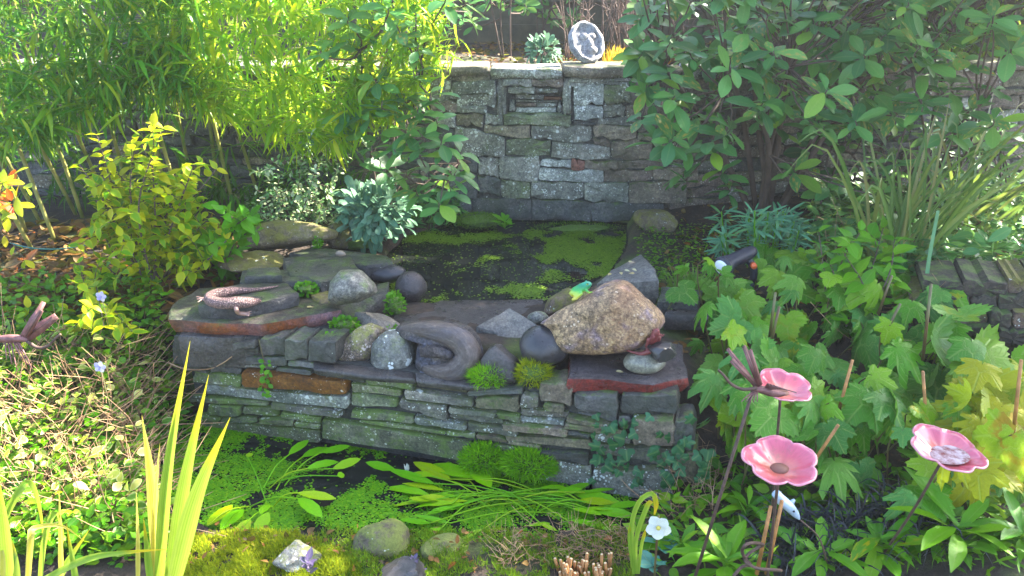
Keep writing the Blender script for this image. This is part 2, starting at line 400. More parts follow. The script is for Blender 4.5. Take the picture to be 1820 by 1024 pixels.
def stonemat(name, c1, c2, c3, lichen=0, lcol=(.62, .64, .58), moss=0, mcol=(.09, .15, .02), speck=.5, rough=.75, wet=0, bump=.5, tint=.35, scale=7, lscale=38, edge=None, patch=None, stain=0, scol=(.03, .045, .015)):
    m, nt = newmat(name); N = NT(nt)
    tc = N.n('ShaderNodeTexCoord'); oi = N.n('ShaderNodeObjectInfo')
    sh = N.n('ShaderNodeVectorMath', operation='ADD'); N.l(tc.outputs['Object'], sh.inputs[0])
    cb = N.n('ShaderNodeCombineXYZ'); q = N.math('MULTIPLY', oi.outputs['Random'], 53.)
    N.l(q, cb.inputs[0]); N.l(N.math('MULTIPLY', q, 1.7), cb.inputs[1]); N.l(cb.outputs[0], sh.inputs[1])
    V = sh.outputs[0]
    c = N.ramp(N.noise(V, scale, 7, .62), [(.3, c1), (.5, c2), (.7, c3)])
    if patch:
        c = N.mix(N.ramp(N.noise(V, scale * 1.1, 4, .65), [(.52, 0.), (.6, 1.)]), c, patch)
    fine = N.noise(V, 130, 4, .7)
    if edge:
        ge = N.n('ShaderNodeNewGeometry'); se = N.n('ShaderNodeSeparateXYZ'); N.l(ge.outputs['True Normal'], se.inputs[0])
        c = N.mix(N.ramp(se.outputs[2], [(.35, 1.), (.7, 0.)]), c, N.ramp(N.noise(V, scale * .6, 5, .6), [(.35, edge[0]), (.52, edge[1]), (.66, edge[2])]))
    grain = N.noise(V, 52, 5, .75)
    c = N.mix(speck, c, N.ramp(fine, [(.32, (.12, .11, .1)), (.5, (.5, .5, .5)), (.7, (1., 1., .95))]), 'OVERLAY')
    c = N.mix(min(1, speck * 1.3), c, N.ramp(grain, [(.36, (.2, .2, .2)), (.5, (.5, .5, .5)), (.64, (.85, .84, .8))]), 'OVERLAY')
    hv = N.n('ShaderNodeHueSaturation'); N.l(c, hv.inputs['Color']); hv.inputs['Saturation'].default_value = 1.15
    N.l(N.math('MULTIPLY_ADD', oi.outputs['Random'], tint * 1.4, .72 * (1 - tint)), hv.inputs['Value'])
    N.l(N.math('MULTIPLY_ADD', N.math('FRACT', N.math('MULTIPLY', oi.outputs['Random'], 9.7)), .05, .475), hv.inputs['Hue']); c = hv.outputs[0]
    if moss:
        g = N.n('ShaderNodeNewGeometry'); sx = N.n('ShaderNodeSeparateXYZ'); N.l(g.outputs['Normal'], sx.inputs[0])
        f = N.math('ADD', N.noise(V, 15, 9, .78), N.math('MULTIPLY', N.math('MAXIMUM', sx.outputs[2], 0.), .12))
        f = N.ramp(f, [(.62 - moss * .3, 0.), (.75 - moss * .3, 1.)])
        c = N.mix(N.math('MULTIPLY', f, .85), c, N.mix(fine, tuple(x * .4 for x in mcol), tuple(x * 1.5 for x in mcol)))
    if lichen:
        vo = N.n('ShaderNodeTexVoronoi'); vo.inputs['Scale'].default_value = lscale; N.l(V, vo.inputs['Vector'])
        nz = N.noise(V, 300, 2); sz = N.noise(V, 14, 3, .7)
        lim = N.math('MULTIPLY_ADD', sz, 1.9, -1.18 + lichen)
        f = N.ramp(N.math('SUBTRACT', lim, N.math('ADD', vo.outputs['Distance'], N.math('MULTIPLY', nz, .25))), [(-.0, 0.), (.08, 1.)])
        v2 = N.n('ShaderNodeTexVoronoi'); v2.inputs['Scale'].default_value = lscale * 2.6; N.l(V, v2.inputs['Vector'])
        f2 = N.ramp(N.math('SUBTRACT', N.math('MULTIPLY_ADD', N.noise(V, 20, 3, .7), 1.9, -1.25 + lichen), v2.outputs['Distance']), [(0., 0.), (.1, 1.)])
        c = N.mix(N.math('MULTIPLY', N.math('MAXIMUM', f, f2), .85), c, lcol)
    if stain:
        gp = N.n('ShaderNodeNewGeometry'); mp = N.n('ShaderNodeMapping'); mp.inputs['Scale'].default_value = (4.5, 4.5, 2.2); N.l(gp.outputs['Position'], mp.inputs[0])
        c = N.mix(N.math('MULTIPLY', N.ramp(N.noise(mp.outputs[0], 1., 7, .68), [(.45, 0.), (.62, 1.)]), stain), c, scol)
    p = N.n('ShaderNodeBsdfPrincipled'); N.l(c, p.inputs['Base Color'])
    N.l(N.ramp(N.noise(V, 18, 4), [(.3, max(.12, rough - wet)), (.7, rough)]), p.inputs['Roughness']); p.inputs['Specular IOR Level'].default_value = .5
    h = N.math('ADD', N.noise(V, 24, 8, .72), N.math('MULTIPLY', fine, .4))
    bm = N.n('ShaderNodeBump'); bm.inputs['Strength'].default_value = bump; bm.inputs['Distance'].default_value = .018
    N.l(h, bm.inputs['Height']); N.l(bm.outputs[0], p.inputs['Normal'])
    o = N.n('ShaderNodeOutputMaterial'); N.l(p.outputs[0], o.inputs[0]); return m
def plain(name, col, rough=.5, metal=0, bump=0, bscale=60, var=.25, spec=.5, col2=None, vscale=12):
    m, nt = newmat(name); N = NT(nt); tc = N.n('ShaderNodeTexCoord')
    c2 = col2 or tuple(x * (1 - var) for x in col)
    c = N.ramp(N.noise(tc.outputs['Object'], vscale, 5, .6), [(.35, c2), (.65, col)])
    p = N.n('ShaderNodeBsdfPrincipled'); N.l(c, p.inputs['Base Color']); p.inputs['Roughness'].default_value = rough; p.inputs['Metallic'].default_value = metal
    p.inputs['Specular IOR Level'].default_value = spec
    if bump:
        b = N.n('ShaderNodeBump'); b.inputs['Strength'].default_value = bump; b.inputs['Distance'].default_value = .004
        N.l(N.noise(tc.outputs['Object'], bscale, 4), b.inputs['Height']); N.l(b.outputs[0], p.inputs['Normal'])
    o = N.n('ShaderNodeOutputMaterial'); N.l(p.outputs[0], o.inputs[0]); return m

# ------------------------------------------------------------------ the lie of the land
ZU = .36                                            # upper pond level; the lower pond is z = 0
WA, WB_ = np.array([-1.06, 2.557]), np.array([.436, 2.151])
WE = nrm(np.array([*(WB_ - WA), 0])); WN = np.array([WE[1], -WE[0], 0])       # along the pond wall, and outward to the viewer
WP = np.array([*WA, 0])
BX = [-6, -1.0, -.35, .85, 1.3, 6]; BY = [4.55, 4.12, 4.03, 3.95, 4.05, 4.9]  # face of the garden wall behind
def wall_y(x): return np.interp(x, BX, BY)
BP = np.array([-.35, 4.03, 0]); BE = nrm(np.array([1.2, -.08, 0])); BN = np.array([BE[1], -BE[0], 0])
LOWPOLY = np.array([(-1.22, 2.66), (-1.2, 2.25), (-1.06, 2.02), (-.75, 1.955), (-.3, 1.94), (.1, 1.945), (.36, 1.99), (.5, 2.12), (.55, 2.3)])
UPPOLY = np.array([onz(x, y, ZU)[:2] for x, y in ((690, 540), (985, 540), (1080, 490), (1114, 440), (1114, 396), (835, 388), (720, 420), (680, 470))])
def polydist(x, y, P):
    d = np.full(x.shape, 9.); ins = np.zeros(x.shape, bool); n = len(P)
    for i in range(n):
        a, b = P[i], P[(i + 1) % n]; ab = b - a
        t = np.clip(((x - a[0]) * ab[0] + (y - a[1]) * ab[1]) / (ab @ ab), 0, 1)
        d = np.minimum(d, np.hypot(x - a[0] - t * ab[0], y - a[1] - t * ab[1]))
        c = ((a[1] > y) != (b[1] > y)) & (x < (b[0] - a[0]) * (y - a[1]) / (b[1] - a[1] + 1e-12) + a[0]); ins ^= c
    return np.where(ins, -d, d)
def wob(x, y, s, seed=0): return np.sin(x * s + seed) * np.cos(y * s * 1.3 + seed * 2.1) + .5 * np.sin(x * s * 2.3 + y * s * 1.7 + seed)
def ground_z(x, y):
    x = np.asarray(x, float); y = np.asarray(y, float)
    d = -((x - WP[0]) * WN[0] + (y - WP[1]) * WN[1])
    low = .055 + .12 * sstep(-1.2, -2.2, x) + .1 * sstep(.5, 1.4, x) + .008 * wob(x, y, 7)
    up = .37 + .06 * sstep(3.2, 4.0, y) + .05 * sstep(.7, 1.4, x) + .012 * wob(x, y, 5, 1)
    ins = sstep(-1.5, -1.2, x) * sstep(.8, .5, x)
    t = ins * sstep(.07, .17, d) + (1 - ins) * sstep(2.05, 3.0, y)
    z = low * (1 - t) + up * t
    pd = polydist(x, y, LOWPOLY); z = np.where(d < .12, np.minimum(z, -.3 + .33 * sstep(-.08, .03, pd) + 9 * (pd > .03)), z)
    pu = polydist(x, y, UPPOLY); z = np.minimum(z, .1 + .3 * sstep(-.1, .03, pu) + 9 * (pu > .03))
    s = sstep(.06, .2, y - wall_y(x)); z = z * (1 - s) + (1.09 + .015 * wob(x, y, 4, 3)) * s
    return z
GX = np.arange(-6, 6.01, .02); GY = np.arange(-.5, 8, .02); GT = ground_z(*np.meshgrid(GX, GY))
def gz(x, y):                                       # quick look-up of the ground height
    a = min(max((x + 6) / .02, 0), len(GX) - 2.001); b_ = min(max((y + .5) / .02, 0), len(GY) - 2.001); i, j = int(a), int(b_); a -= i; b_ -= j
    return float((GT[j, i] * (1 - a) + GT[j, i + 1] * a) * (1 - b_) + (GT[j + 1, i] * (1 - a) + GT[j + 1, i + 1] * a) * b_)
def hit(px, py):                                    # where the sight line first meets the ground
    d = ray(px, py); t = 1.2; q = CAM + d * t
    while t < 7:
        q = CAM + d * t
        if q[2] <= gz(q[0], q[1]): break
        t += .02
    return q
xs = np.concatenate([[-25, -15, -10, -6], np.arange(-3.5, 3.51, .04), [6, 10, 15, 25]])
ys = np.concatenate([[-25, -10, -4, -1], np.arange(0, 6.5, .04), [8, 12, 18, 25]])
X, Y = np.meshgrid(xs, ys); Z = ground_z(X, Y)
nx, ny = len(xs), len(ys); idx = np.arange(nx * ny).reshape(ny, nx)
gq = np.stack([idx[:-1, :-1], idx[:-1, 1:], idx[1:, 1:], idx[1:, :-1]], -1).reshape(-1, 4)
m, nt = newmat('soil'); N = NT(nt); tc = N.n('ShaderNodeTexCoord'); V = tc.outputs['Object']
c = N.ramp(N.noise(V, 14, 8, .7), [(.3, (.018, .012, .008)), (.5, (.038, .025, .016)), (.68, (.075, .048, .028))])
vo = N.n('ShaderNodeTexVoronoi'); vo.inputs['Scale'].default_value = 45; N.l(V, vo.inputs['Vector'])
c = N.mix(N.math('MULTIPLY', N.ramp(vo.outputs['Distance'], [(.1, 1.), (.3, 0.)]), N.ramp(N.noise(V, 5, 3), [(.5, 0.), (.6, .7)])), c, (.16, .085, .035))
c = N.mix(N.ramp(N.noise(V, 2.6, 5, .6), [(.52, 0.), (.64, .75)]), c, N.mix(N.noise(V, 90, 3), (.03, .06, .008), (.12, .17, .02)))
p = N.n('ShaderNodeBsdfPrincipled'); N.l(c, p.inputs['Base Color']); p.inputs['Roughness'].default_value = .85
b = N.n('ShaderNodeBump'); b.inputs['Strength'].default_value = .8; b.inputs['Distance'].default_value = .02
N.l(N.noise(V, 40, 6, .7), b.inputs['Height']); N.l(b.outputs[0], p.inputs['Normal'])
o = N.n('ShaderNodeOutputMaterial'); N.l(p.outputs[0], o.inputs[0]); M_soil = m
solo('ground', MB().add(np.stack([X.ravel(), Y.ravel(), Z.ravel()], 1), [gq]), M_soil, kind='structure', loc=(0, 0, 0))

# water
m, nt = newmat('pond_water'); N = NT(nt); tc = N.n('ShaderNodeTexCoord')
p = N.n('ShaderNodeBsdfPrincipled'); p.inputs['Base Color'].default_value = (.012, .014, .012, 1); p.inputs['Roughness'].default_value = .015; p.inputs['IOR'].default_value = 1.4
b = N.n('ShaderNodeBump'); b.inputs['Strength'].default_value = .05; b.inputs['Distance'].default_value = .01
N.l(N.noise(tc.outputs['Object'], 10, 2), b.inputs['Height']); N.l(b.outputs[0], p.inputs['Normal'])
o = N.n('ShaderNodeOutputMaterial'); N.l(p.outputs[0], o.inputs[0]); M_water = m
def sheet(poly, z, grow=.06):
    P = np.array(poly); c = P.mean(0); P = c + (P - c) * (1 + grow)
    v = np.vstack([[*c, z], np.column_stack([P, np.full(len(P), z)])])
    return MB().add(v, [np.array([(0, 1 + i, 1 + (i + 1) % len(P)) for i in range(len(P))])])
solo('lower_pond_water', sheet(LOWPOLY, 0, .05), M_water, kind='structure')
solo('upper_pond_water', sheet(UPPOLY, ZU, .03), M_water, kind='structure')

# duckweed: tiny floating fronds nobody could count
def fronds(poly, z, n, dens, size=(.0022, .0045), seed=1):
    rg = np.random.default_rng(seed); lo, hi = poly.min(0), poly.max(0)
    x = rg.uniform(lo[0], hi[0], n * 6); y = rg.uniform(lo[1], hi[1], n * 6)
    k = (polydist(x, y, poly) < -.004) & (rg.random(n * 6) < dens(x, y)); x, y = x[k][:n], y[k][:n]
    s = rg.uniform(*size, len(x)); a = rg.uniform(0, 6.28, len(x)); th = np.linspace(0, 2 * np.pi, 6, endpoint=False)
    vx = x[:, None] + s[:, None] * np.cos(th + a[:, None]); vy = y[:, None] + s[:, None] * np.sin(th + a[:, None]) * rg.uniform(.6, 1, (len(x), 1))
    vz = z + rg.uniform(.001, .004, (len(x), 1)) + rg.uniform(-.0008, .0008, vx.shape)
    return MB().add(np.stack([vx, vy, vz], -1).reshape(-1, 3), [np.arange(len(x) * 6).reshape(-1, 6)])
M_duck = leafmat('duckweed', [(.06, .2, .012), (.09, .27, .018), (.14, .33, .025), (.22, .38, .04)], trans=.12, rough=.5, vein=0)
M_duck2 = leafmat('pond_scum', [(.05, .09, .015), (.09, .17, .02), (.14, .22, .03), (.2, .27, .06)], trans=.1, rough=.55, vein=0)
def vnoise(x, y, s, seed): return np.array([mnoise.fractal(Vector((a * s + seed, b * s, seed)), .9, 2.0, 4) for a, b in zip(x, y)])
def dens_low(x, y):
    P = topx(np.column_stack([x, y, np.zeros_like(x)])); nz = vnoise(x, y, 7, 3.3)
    left = sstep(560, 400, P[:, 0]) + .55 * sstep(930, 860, P[:, 1]) * 0
    mid = np.exp(-((P[:, 0] - 900) / 190) ** 2 - ((P[:, 1] - 905) / 48) ** 2)
    mid2 = .7 * np.exp(-((P[:, 0] - 560) / 110) ** 2 - ((P[:, 1] - 915) / 40) ** 2)
    rt = .6 * np.exp(-((P[:, 0] - 1100) / 80) ** 2 - ((P[:, 1] - 905) / 40) ** 2)
    return np.clip((left + mid + mid2 + rt + .1) * 1.15 + nz * 1.7 - .34, .006, 1)
def dens_up(x, y):
    P = topx(np.column_stack([x, y, np.full_like(x, ZU)])); nz = vnoise(x, y, 5, 8.1)
    a = 1.3 * np.exp(-((P[:, 0] - 1030) / 75) ** 4 - ((P[:, 1] - 458) / 36) ** 4)
    bb = .55 * np.exp(-((P[:, 1] - 420) / 14) ** 2) + .5 * np.exp(-((P[:, 1] - 520) / 14) ** 2)
    return np.clip(a * (1 + .7 * nz) + bb + nz * 1.1 - .3, .01, 1)
solo('lower_duckweed', fronds(LOWPOLY, 0, 42000, dens_low, (.0022, .0046), 1), M_duck, 'green duckweed floating on the lower pond', 'duckweed', kind='stuff')
solo('upper_duckweed', fronds(UPPOLY, ZU, 26000, dens_up, (.0022, .005), 2), M_duck2, 'duckweed and pale scum floating on the upper pond', 'duckweed', kind='stuff')

# ------------------------------------------------------------------ pond wall, stone by stone
M_wslate = stonemat('wall_slate', stain=0.38, c1=(.05, .048, .046), c2=(.09, .086, .08), c3=(.14, .13, .118), lichen=.05, moss=.1, rough=.6, wet=.25)
M_wgreen = stonemat('wall_mossy', stain=0.38, c1=(.07, .08, .05), c2=(.18, .185, .12), c3=(.34, .34, .24), lichen=.42, lcol=(.5, .52, .4), moss=.45, mcol=(.12, .19, .025), rough=.8, tint=.2)
M_wgrey = stonemat('wall_grey', stain=0.38, c1=(.1, .1, .09), c2=(.19, .18, .15), c3=(.31, .29, .24), lichen=.46, moss=.28, mcol=(.12, .14, .04), rough=.8, tint=.3)
M_wrust = stonemat('wall_rusty', (.1, .035, .015), (.2, .075, .03), (.3, .14, .07), lichen=.36, lcol=(.6, .55, .48), moss=.0, rough=.75, tint=.05)
M_wbrown = stonemat('wall_brown', stain=0.38, c1=(.1, .085, .06), c2=(.19, .155, .11), c3=(.27, .23, .17), lichen=.3, moss=.3, rough=.8)
M_mort = stonemat('wall_core', (.02, .02, .02), (.04, .04, .035), (.06, .06, .05), rough=.9)
FW = [ # xL, top, bottom, xR, top, bottom, material
(311,594,647,394,597,648,'s'),(382,600,608,437,599,604,'s'),(386,610,624,458,602,616,'s'),(404,624,633,460,617,630,'s'),(462,601,633,507,600,634,'s'),
(508,600,638,548,604,640,'s'),(549,604,640,600,606,646,'s'),(415,632,647,510,635,651,'s'),(414,648,654,486,651,658,'g'),(512,639,648,572,647,656,'s'),(490,652,659,556,657,666,'s'),
(558,657,668,650,666,680,'s'),(318,648,660,372,650,662,'s'),(374,651,661,428,656,667,'s'),(340,662,682,428,669,688,'m'),(432,658,684,619,673,701,'r'),(345,684,702,480,693,716,'l'),(365,684,702,620,704,728,'l'),
(335,703,716,364,704,718,'m'),(365,705,714,478,712,720,'m'),(372,716,736,430,721,738,'m'),(430,722,737,496,725,742,'m'),(483,712,725,609,730,739,'g'),(502,729,739,573,738,750,'m'),
(345,736,748,394,739,750,'m'),(395,740,750,456,743,753,'m'),(460,742,754,525,745,757,'m'),(525,746,757,570,753,763,'m'),(360,750,775,568,765,790,'m'),(572,742,778,838,787,822,'m'),
(648,669,684,738,677,691,'m'),(622,681,699,712,694,708,'m'),(622,701,724,708,709,727,'m'),(625,727,740,736,740,753,'m'),(736,739,755,829,753,766,'l'),(640,743,750,792,765,773,'m'),
(792,766,773,845,772,781,'m'),(710,708,724,796,722,745,'g'),(718,691,708,841,709,722,'g'),(741,678,688,829,692,700,'b'),(832,692,703,930,689,700,'s'),(845,706,724,922,708,734,'b'),
(798,722,733,881,732,741,'g'),(798,734,746,894,745,756,'g'),(830,751,767,921,763,777,'g'),(846,771,781,900,780,790,'b'),(925,700,722,958,700,724,'g'),
(957,680,712,1018,682,722,'b'),(966,714,727,1003,720,739,'b'),(925,725,740,1011,735,748,'g'),(881,734,745,925,739,751,'m'),(921,741,751,1003,749,757,'l'),(895,748,760,1010,761,775,'b'),
(1003,750,761,1110,762,775,'b'),(1008,738,749,1098,753,762,'b'),(1025,724,737,1097,739,752,'s'),(1022,696,722,1100,704,736,'s'),(1101,704,736,1204,706,738,'s'),(1008,763,774,1050,769,781,'s'),
(902,784,792,960,791,800,'b'),(899,773,783,1052,783,800,'b'),(1052,768,782,1122,776,790,'g'),(1123,740,787,1200,744,792,'b'),(1098,740,760,1122,742,766,'s'),(955,800,815,1048,806,828,'s'),(1057,791,807,1196,797,828,'g'),
(838,790,822,955,802,846,'m'),(957,818,862,1050,830,872,'g'),(1052,832,875,1196,832,892,'g'),(1198,744,800,1235,748,800,'s'),(1198,802,850,1240,802,860,'b'),(838,824,850,955,848,868,'m')]
MM = {'s': M_wslate, 'm': M_wgreen, 'g': M_wgrey, 'l': stonemat('wall_pale', stain=0.38, c1=(.13, .14, .13), c2=(.24, .25, .23), c3=(.34, .34, .3), lichen=.5, moss=.3, mcol=(.15, .17, .03), rough=.8, tint=.15), 'r': M_wrust, 'b': M_wbrown}
pw = thing('stone_wall', 'low dry stone wall of mossy slate courses between the two ponds', 'wall', (*((WA + WB_) / 2), -.05))
for i, (xl, tl, bl, xr, tr, br, k) in enumerate(FW):
    if i == 16: continue
    g_ = .7
    q = [onplane(a, b_, WP, WN) for a, b_ in ((xl + g_, tl + g_), (xr - g_, tr + g_), (xr - g_, br - g_), (xl + g_, bl - g_))]
    part('stone', wallstone(q, WE, WN, .1, random.Random(i).uniform(-.008, .016), i, .001 if k == 's' else .003), MM[k], pw, sharp=38)
# dark packed core behind the faces
v = []
for d0, z0, z1 in ((.022, -.3, .335),):
    a, b_ = WP - WE * .12, np.array([*WB_, 0]) + WE * .02
    for pnt in (a, b_):
        for dd in (d0, .24):
            for zz in (z0, z1): v.append(pnt - WN * dd + np.array([0, 0, zz]))
part('wall_core', MB().add(v, [np.array([(0, 1, 5, 4), (2, 6, 7, 3), (0, 2, 3, 1), (4, 5, 7, 6), (1, 3, 7, 5), (0, 4, 6, 2)])]), M_mort, pw, smooth=False)

# ------------------------------------------------------------------ garden wall behind
M_b1 = stonemat('back_grey', stain=0.38, c1=(.15, .15, .14), c2=(.28, .275, .25), c3=(.44, .425, .385), lichen=.5, lcol=(.62, .64, .61), moss=.12, rough=.85, tint=.22)
M_b2 = stonemat('back_brown', stain=0.38, c1=(.13, .11, .09), c2=(.24, .2, .165), c3=(.36, .3, .24), lichen=.34, moss=.12, rough=.85, tint=.25)
M_b3 = stonemat('back_white', stain=0.38, c1=(.3, .31, .3), c2=(.42, .43, .42), c3=(.55, .55, .53), lichen=.55, lcol=(.75, .76, .74), moss=.05, rough=.85, tint=.1)
M_b4 = stonemat('back_green', stain=0.38, c1=(.12, .135, .1), c2=(.21, .225, .165), c3=(.32, .32, .25), lichen=.42, moss=.32, mcol=(.16, .22, .07), rough=.85, tint=.12)
M_b5 = stonemat('back_dark', stain=0.38, c1=(.06, .06, .06), c2=(.1, .1, .1), c3=(.17, .165, .155), lichen=.3, lcol=(.4, .42, .45), moss=.15, rough=.7, tint=.15)
M_b6 = stonemat('back_pinkish', (.15, .08, .06), (.24, .13, .1), (.3, .18, .14), lichen=.2, rough=.85, tint=.1)
M_mortar = stonemat('mortar', (.05, .05, .046), (.09, .087, .08), (.14, .135, .125), lichen=.2, rough=.95, bump=.8, moss=.1)
BM = {'g': M_b1, 'b': M_b2, 'w': M_b3, 'm': M_b4, 'd': M_b5, 'p': M_b6}
BW = [(767,126,143,871,130,144,'b'),(873,132,141,1001,132,141,'g'),(1016,137,151,1120,141,149,'g'),(765,144,160,802,144,160,'g'),(804,145,168,881,145,167,'g'),(896,141,153,945,140,151,'g'),
(946,142,152,1000,142,155,'b'),(903,154,165,951,153,163,'g'),(953,157,165,991,158,165,'g'),(884,142,208,898,142,208,'g'),(1001,142,202,1015,142,202,'g'),(1020,153,183,1072,152,183,'w'),
(1074,151,183,1120,150,183,'m'),(1122,142,182,1200,142,184,'b'),(765,161,178,811,162,178,'g'),(813,169,188,880,167,188,'g'),(813,189,200,864,190,200,'g'),(1021,185,210,1071,187,210,'w'),
(1073,185,207,1110,187,208,'g'),(1113,187,207,1200,188,208,'b'),(896,204,219,1014,204,220,'m'),(811,202,221,858,204,222,'b'),(862,203,219,893,206,222,'g'),(1020,212,222,1060,212,222,'d'),
(1062,210,222,1134,210,222,'g'),(768,180,198,811,182,200,'b'),(775,202,224,809,203,226,'g'),(780,228,262,808,229,264,'d'),(790,266,300,848,280,306,'d'),
(810,224,275,897,244,277,'g'),(860,224,234,942,221,244,'b'),(945,223,244,1050,226,252,'g'),(900,247,277,978,250,276,'m'),(1056,224,242,1130,226,247,'b'),(1056,244,254,1083,251,261,'b'),
(1135,213,232,1200,214,232,'b'),(1135,234,248,1200,236,249,'b'),(981,254,280,1083,263,282,'g'),(1087,250,283,1160,250,284,'b'),(1162,252,283,1240,252,286,'b'),(850,279,308,886,280,314,'g'),
(888,280,319,958,281,319,'g'),(962,284,294,1015,286,297,'w'),(1017,284,300,1038,286,302,'p'),(1040,286,298,1096,287,300,'b'),(1098,286,298,1180,287,298,'b'),(960,299,320,1072,303,321,'w'),
(1074,303,322,1160,302,320,'b'),(1162,300,320,1240,300,322,'b'),(850,312,342,889,321,346,'d'),(891,321,352,942,323,354,'m'),(944,323,350,1037,324,352,'g'),(1039,325,356,1116,326,358,'g'),
(1118,324,358,1220,324,362,'b'),(800,308,350,848,312,352,'d'),(840,352,386,945,357,388,'d'),(946,356,388,1050,358,390,'d'),(1051,359,391,1180,362,394,'d'),(770,352,384,838,354,386,'d')]
bw = thing('garden_wall', 'weathered grey rubble stone retaining wall rising behind the upper pond', 'wall', (.2, 4.1, .3))
for i, (xl, tl, bl, xr, tr, br, k) in enumerate(BW):
    q = [onplane(a, b_, BP, BN) for a, b_ in ((xl - .8, tl - .8), (xr + .8, tr - .8), (xr + .8, br + .8), (xl - .8, bl + .8))]
    part('stone', wallstone(q, BE, BN, .1, random.Random(i + 99).uniform(-.004, .02), i + 99, .014, .2), BM[k], bw, sharp=40)
NI = [(917,166,175,967,170,177,'g'),(967,172,178,999,173,178,'p'),(918,178,181,990,179,182,'g'),(917,183,190,952,184,190,'b'),(953,183,191,989,183,190,'g'),(917,192,200,988,191,200,'w'),(905,178,196,915,178,198,'g'),(991,182,200,998,182,200,'g')]
for i, (xl, tl, bl, xr, tr, br, k) in enumerate(NI):
    q = [onplane(a, b_, BP - BN * .04, BN) for a, b_ in ((xl, tl), (xr, tr), (xr, br), (xl, bl))]
    part('stone', wallstone(q, BE, BN, .04, 0, i + 300), BM[k], bw)
def bpt(x, z, out=0.0): return np.array([x, float(wall_y(x)) - out, z])
rr = random.Random(5)
def course_run(x0, x1, z0, z1, ks, cap=False):
    z = z0
    while z < z1 - .03:
        h = rr.uniform(.04, .085); h = min(h, z1 - z); x = x0 + rr.uniform(-.05, 0)
        if z1 - z - h < .03: h = z1 - z
        while x < x1 - .04:
            L = rr.uniform(.13, .38); xe = min(x + L, x1); a = .004
            q = [bpt(x + a, z + h - a), bpt(xe - a, z + h - a), bpt(xe - a, z + a), bpt(x + a, z + a)]
            e_ = nrm(q[1] - q[0]); n_ = np.array([e_[1], -e_[0], 0])
            part('stone', wallstone(q, e_, n_, .1, rr.uniform(-.004, .02), rr.randint(0, 9999), .012, .16), BM[rr.choice(ks)], bw, sharp=40); x = xe
        z += h
course_run(-2.6, -.43, .34, 1.08, 'ddbdd'); course_run(.84, 3.4, .36, 1.09, 'bbgdb')  # left run in darker stone, painting the shade behind the bamboo
# cap stones
CAPS = [(-.44, -.11), (-.105, .245), (.25, .57), (.575, .83)]
xx = -2.6
while xx < -.48: CAPS.append((xx, min(xx + .36, -.445))); xx += .365
xx = .835
while xx < 3.3: CAPS.append((xx, xx + .37)); xx += .376
for i, (a, b_) in enumerate(CAPS):
    r_ = random.Random(i); zt = 1.135 + r_.uniform(-.006, .008)
    q = [(a, wall_y(a) - .03 + r_.uniform(-.012, .012), zt), ((a + b_) / 2, wall_y((a + b_) / 2) - .035 + r_.uniform(-.015, .015), zt + r_.uniform(-.004, .006)), (b_ - .004, wall_y(b_) - .03 + r_.uniform(-.012, .012), zt), (b_ - .004, wall_y(b_) + .2, zt), (a, wall_y(a) + .2, zt)]
    part('cap_stone', slab(q, .045 + r_.uniform(-.006, .008), i, .007, .006), BM['bgb'[i % 3]], bw)
n0, n1 = onplane(902, 203, BP, BN), onplane(1000, 165, BP, BN)
XS = [-6, -1.0, -.35, n0[0], n1[0], .85, 1.3, 6]; ZS = [.2, n0[2], n1[2], 1.092]; v = []; f = []
for i in range(7):
    for j in range(3):
        d_ = .058 if (i == 3 and j == 1) else .011
        k0 = len(v)
        for x, z in ((XS[i], ZS[j]), (XS[i + 1], ZS[j]), (XS[i + 1], ZS[j + 1]), (XS[i], ZS[j + 1])): v.append((x, float(wall_y(x)) + d_, z))
        f.append((k0, k0 + 1, k0 + 2, k0 + 3))
    k0 = len(v)
    for x, d_ in ((XS[i], .011), (XS[i + 1], .011), (XS[i + 1], .24), (XS[i], .24)): v.append((x, float(wall_y(x)) + d_, 1.092))
    f.append((k0, k0 + 1, k0 + 2, k0 + 3))
part('mortar', MB().add(v, [np.array(f)]), M_mortar, bw, smooth=False)
# pond-side mossy footing of the wall
M_mossrock = stonemat('mossy_footing', (.05, .06, .045), (.09, .11, .07), (.15, .17, .11), moss=.85, mcol=(.1, .17, .02), lichen=.2, rough=.9, tint=.1)

# ------------------------------------------------------------------ slabs and rocks round the ponds
M_red = stonemat('red_slab', (.05, .042, .03), (.085, .07, .055), (.12, .1, .08), edge=((.32, .13, .045), (.27, .09, .04), (.28, .17, .19)), rough=.55, wet=.3, tint=.05, moss=.08, bump=1., stain=.4)
M_red2 = stonemat('red_slab_wet', (.06, .05, .048), (.095, .078, .075), (.14, .12, .12), edge=((.2, .06, .03), (.27, .085, .045), (.27, .14, .1)), rough=.5, wet=.28, tint=.05, bump=1., stain=.3, scol=(.03, .02, .015))
M_slate = stonemat('slate', (.055, .055, .05), (.09, .088, .075), (.13, .125, .105), edge=((.065, .062, .066), (.105, .1, .105), (.16, .15, .15)), lichen=.14, rough=.55, wet=.28, tint=.12, moss=.06, bump=1., stain=.5)
M_purple = stonemat('purple_slate', (.04, .034, .033), (.068, .058, .055), (.1, .087, .08), speck=.5, lichen=.04, rough=.45, wet=.25, tint=.12)
M_speck = stonemat('speckled_grey', (.1, .095, .085), (.17, .16, .14), (.26, .24, .21), lichen=.22, lcol=(.7, .7, .66), speck=.75, rough=.5, wet=.2, tint=.05, moss=.05)
M_dark = stonemat('dark_cobble', (.035, .033, .035), (.06, .055, .056), (.09, .08, .078), speck=.15, lichen=.03, rough=.42, wet=.2, bump=.2, tint=.08)
M_egg = stonemat('tan_pebble', (.32, .25, .18), (.38, .3, .22), (.42, .34, .26), speck=.2, rough=.55, bump=.12, tint=.02)
